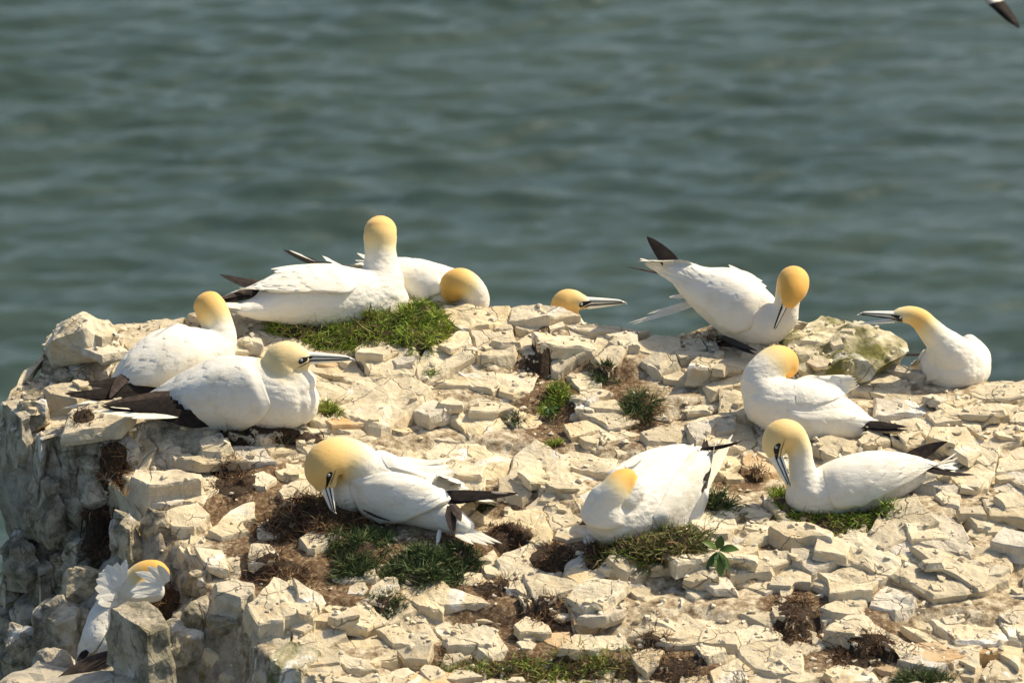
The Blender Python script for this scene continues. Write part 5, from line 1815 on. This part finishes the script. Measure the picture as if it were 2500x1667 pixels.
# --- far right bird with open bill
g = Gannet('gannet stretching its neck forward on the skyline with its bill wide open', 'G', (1500, 1215), 0.10)
g.body([(1660, 900, 16, 240, 270), (1560, 930, 6, 340, 370), (1440, 960, -2, 350, 420), (1400, 960, -6, 300, 360)],
       [(1480, 880, -4, 330, 0.0), (1380, 740, -8, 270, 0.0), (1240, 580, -10, 195, 0.06), (1110, 440, -12, 158, 0.35), (1000, 320, -13, 140, 0.85), (870, 262, -14, 120, 0.68), (740, 262, -14.5, 98, 0.45), (680, 275, -14.7, 78, 0.35)],
       extra=[[(1110, 820, 8, 130, 110), (1110, 960, 6, 150, 130), (1180, 1080, 4, 130, 120)], [(1620, 640, 10, 140, 130), (1790, 800, 9, 140, 130), (1800, 930, 8, 120, 120)]])
g.bill((620, 285, -14.8), (175, 240, -16), 82, tip2=(185, 372, -16))
g.wing([(1160, 700), (1050, 720), (980, 820)], [(1250, 1080), (1120, 1110), (990, 1060)], rows=5, cols=5, off=0.008, seed=13)
g.prim([((1020, 775, 14), (650, 770, 18), 44, M_BROWN, -0.03)])
g.tail([((1000, 1010, 18), (800, 945, 26), 90), ((1000, 1040, 18), (850, 1000, 26), 80)], M_WHITE)

# --- only its head over the ridge
g = Gannet('gannet whose orange head alone shows over the ridge, bill pointing along it', 'I', (800, 830), 0.16)
g.body([(100, 1500, 16, 300, 400), (400, 1480, 12, 560, 560), (800, 1560, 6, 640, 600), (1000, 1600, 3, 480, 500)],
       [(850, 1250, 3, 420, 0.0), (760, 1000, 2, 350, 0.45), (700, 780, 1, 320, 0.92), (740, 560, 0, 318, 0.85), (900, 500, -0.5, 265, 0.66), (1080, 520, -1, 185, 0.45), (1180, 540, -1, 140, 0.3)], voxel=0.005)
g.bill((1290, 550, -1.2), (2095, 520, -2.5), 152)
g.wing([(700, 1150), (400, 1000), (0, 1200)], [(900, 1700), (500, 1800), (0, 1600)], feathers=False)

# --- ruffled bird on the cliff face
g = Gannet('ruffled gannet on the shaded cliff face, head buried in fanned white feathers', 'H', (760, 1300), -0.22)
g.body([(800, 1270, -1, 120, 130), (790, 1140, 0, 215, 200), (795, 960, 2, 215, 205), (850, 790, 3, 190, 195), (930, 650, 4, 170, 180), (990, 520, 5, 165, 180), (1010, 430, 6, 150, 160)],
       [(1090, 520, 4, 190, 0.0), (1190, 430, 2, 185, 0.2), (1290, 350, 1, 180, 0.9), (1390, 320, 0, 155, 1.0), (1450, 340, -1, 125, 1.0)],
       extra=[[(960, 480, 2, 150, 130), (900, 390, 1, 150, 110), (850, 330, 1, 90, 80)], [(1380, 500, -3, 150, 130), (1250, 530, -3, 130, 110), (1150, 560, -2, 80, 80)]])
g.wing([(1000, 620), (860, 660), (700, 740), (610, 900), (570, 1050), (555, 1210)], [(900, 760), (880, 860), (830, 1000), (780, 1100), (720, 1180), (640, 1245)], rows=9, cols=4, off=0.012, seed=14)
g.prim([((880, 1230, -9), (225, 1560, -14), 130, M_BROWN, 0.02), ((960, 1280, -9), (330, 1530, -14), 130, M_BLACK, 0.02), ((620, 1200, -6), (500, 1320, -8), 70, M_BLACK, 0.0), ((640, 1400, -6), (560, 1640, -10), 90, M_BLACK, 0)])
g.wing([(880, 760), (930, 880), (970, 1000), (995, 1150), (1005, 1260)], [(830, 860), (830, 1000), (780, 1120), (745, 1190), (880, 1285)], rows=7, cols=5, off=0.014, seed=15)
FN = (-0.1, -0.85, 0.5)
for i, (a, b, w) in enumerate([((960, 470), (1060, 165), 150), ((930, 470), (960, 200), 170), ((920, 470), (850, 225), 190), ((930, 480), (750, 320), 190), ((940, 500), (720, 390), 170), ((930, 520), (705, 490), 150), ((960, 560), (715, 605), 170), ((960, 640), (740, 660), 150)]):
    g.feather((*a, -1.5), (*b, -1 - 0.5 * i), w * (0.8 + 0.12 * (i % 3)), M_WING, 'ruffled_feather', 0.03, nrm=FN, tipness=0.05)
for i, (a, b, w) in enumerate([((1500, 440), (1165, 310), 120), ((1500, 420), (1310, 240), 110), ((1470, 470), (1110, 530), 150), ((1450, 520), (1130, 590), 110), ((1530, 420), (1420, 225), 110)]):
    g.feather((*a, -7), (*b, -8.5 - 0.4 * i), w * 0.95, M_WING, 'ruffled_feather', 0.04, nrm=FN, tipness=0.15)
g.tail([((800, 1350, -6), (330, 1600, -10), 110), ((860, 1350, -6), (600, 1650, -10), 130), ((900, 1350, -6), (700, 1640, -9), 130), ((860, 1340, -5), (480, 1640, -9), 110)], M_CREAMF)

# --- bird in flight over the sea, only a wing tip in the corner
def flying():
    d = 25.0
    k = KPX * d
    c = at(2085, -235, d)
    root = empty('gannet', c, 'gannet flying over the sea, only its dark-tipped wing in the top corner', 'bird')
    ax = Vector((0.85, 0.45, 0.1)).normalized()
    rows = []
    for f, r in ((-0.42, 0.015), (-0.3, 0.04), (-0.1, 0.085), (0.1, 0.09), (0.25, 0.06), (0.36, 0.04), (0.45, 0.042), (0.5, 0.03)):
        rows.append((*(c + ax * f), r, r))
    v, f, _ = tube(rows, 18, 4)
    me = fuse([(v, f)], 0.012, 3)
    co = np.zeros(len(me.vertices) * 3); me.vertices.foreach_get('co', co); co = co.reshape(-1, 3) - np.array(c)
    yel = np.clip(((co @ np.array(ax)) - 0.3) / 0.12, 0, 0.9)
    me.vertices.foreach_set('co', co.ravel())
    me.attributes.new('yellow', 'FLOAT', 'POINT').data.foreach_set('value', yel.astype(np.float32))
    me.materials.clear(); me.materials.append(M_BIRD)
    o = bpy.data.objects.new('body', me); COL.objects.link(o); o.parent = root
    tips = [(at(2487, 68, d - 0.25)), c + Vector((0.3, 0.5, 0.75))]
    for tip in tips:
        b = c + ax * 0.08
        V, F = [], []
        n = 20
        for i in range(n + 1):
            f = i / n
            p = b.lerp(tip, f) + Vector((0, 0, 0.06 * math.sin(math.pi * f)))
            ch = 0.19 * (1 - f) ** 0.5 + 0.012
            chord = ax * ch * 0.5
            V += [p - chord, p + Vector((0, 0, 0.012 * (1 - f) + .002)), p + chord, p - Vector((0, 0, 0.012 * (1 - f) + .002))]
        for i in range(n):
            for j in range(4):
                q = i * 4 + j; r = i * 4 + (j + 1) % 4
                F.append((q, r, r + 4, q + 4))
        w = mesh_obj('wing', V[:72], [q for q in F if max(q) < 72], M_WHITE, root, c, True)
        mesh_obj('wing_tip', V[68:], [tuple(i - 68 for i in q) for q in F if min(q) >= 68], M_BLACK, w, c, True)
    V, F = leaf_mesh(c - ax * 0.35, c - ax * 0.6, 0.10, Vector((0, 0, 1)))
    mesh_obj('tail_feather', V, F, M_WHITE, root, c, True)
    V, F, _ = tube([(*(c + ax * 0.49), 0.018, 0.018), (*(c + ax * 0.55), 0.012, 0.012), (*(c + ax * 0.62), 0.003, 0.003)], 10, 3)
    mesh_obj('bill', V, F, M_BILL, root, c, True)


flying()
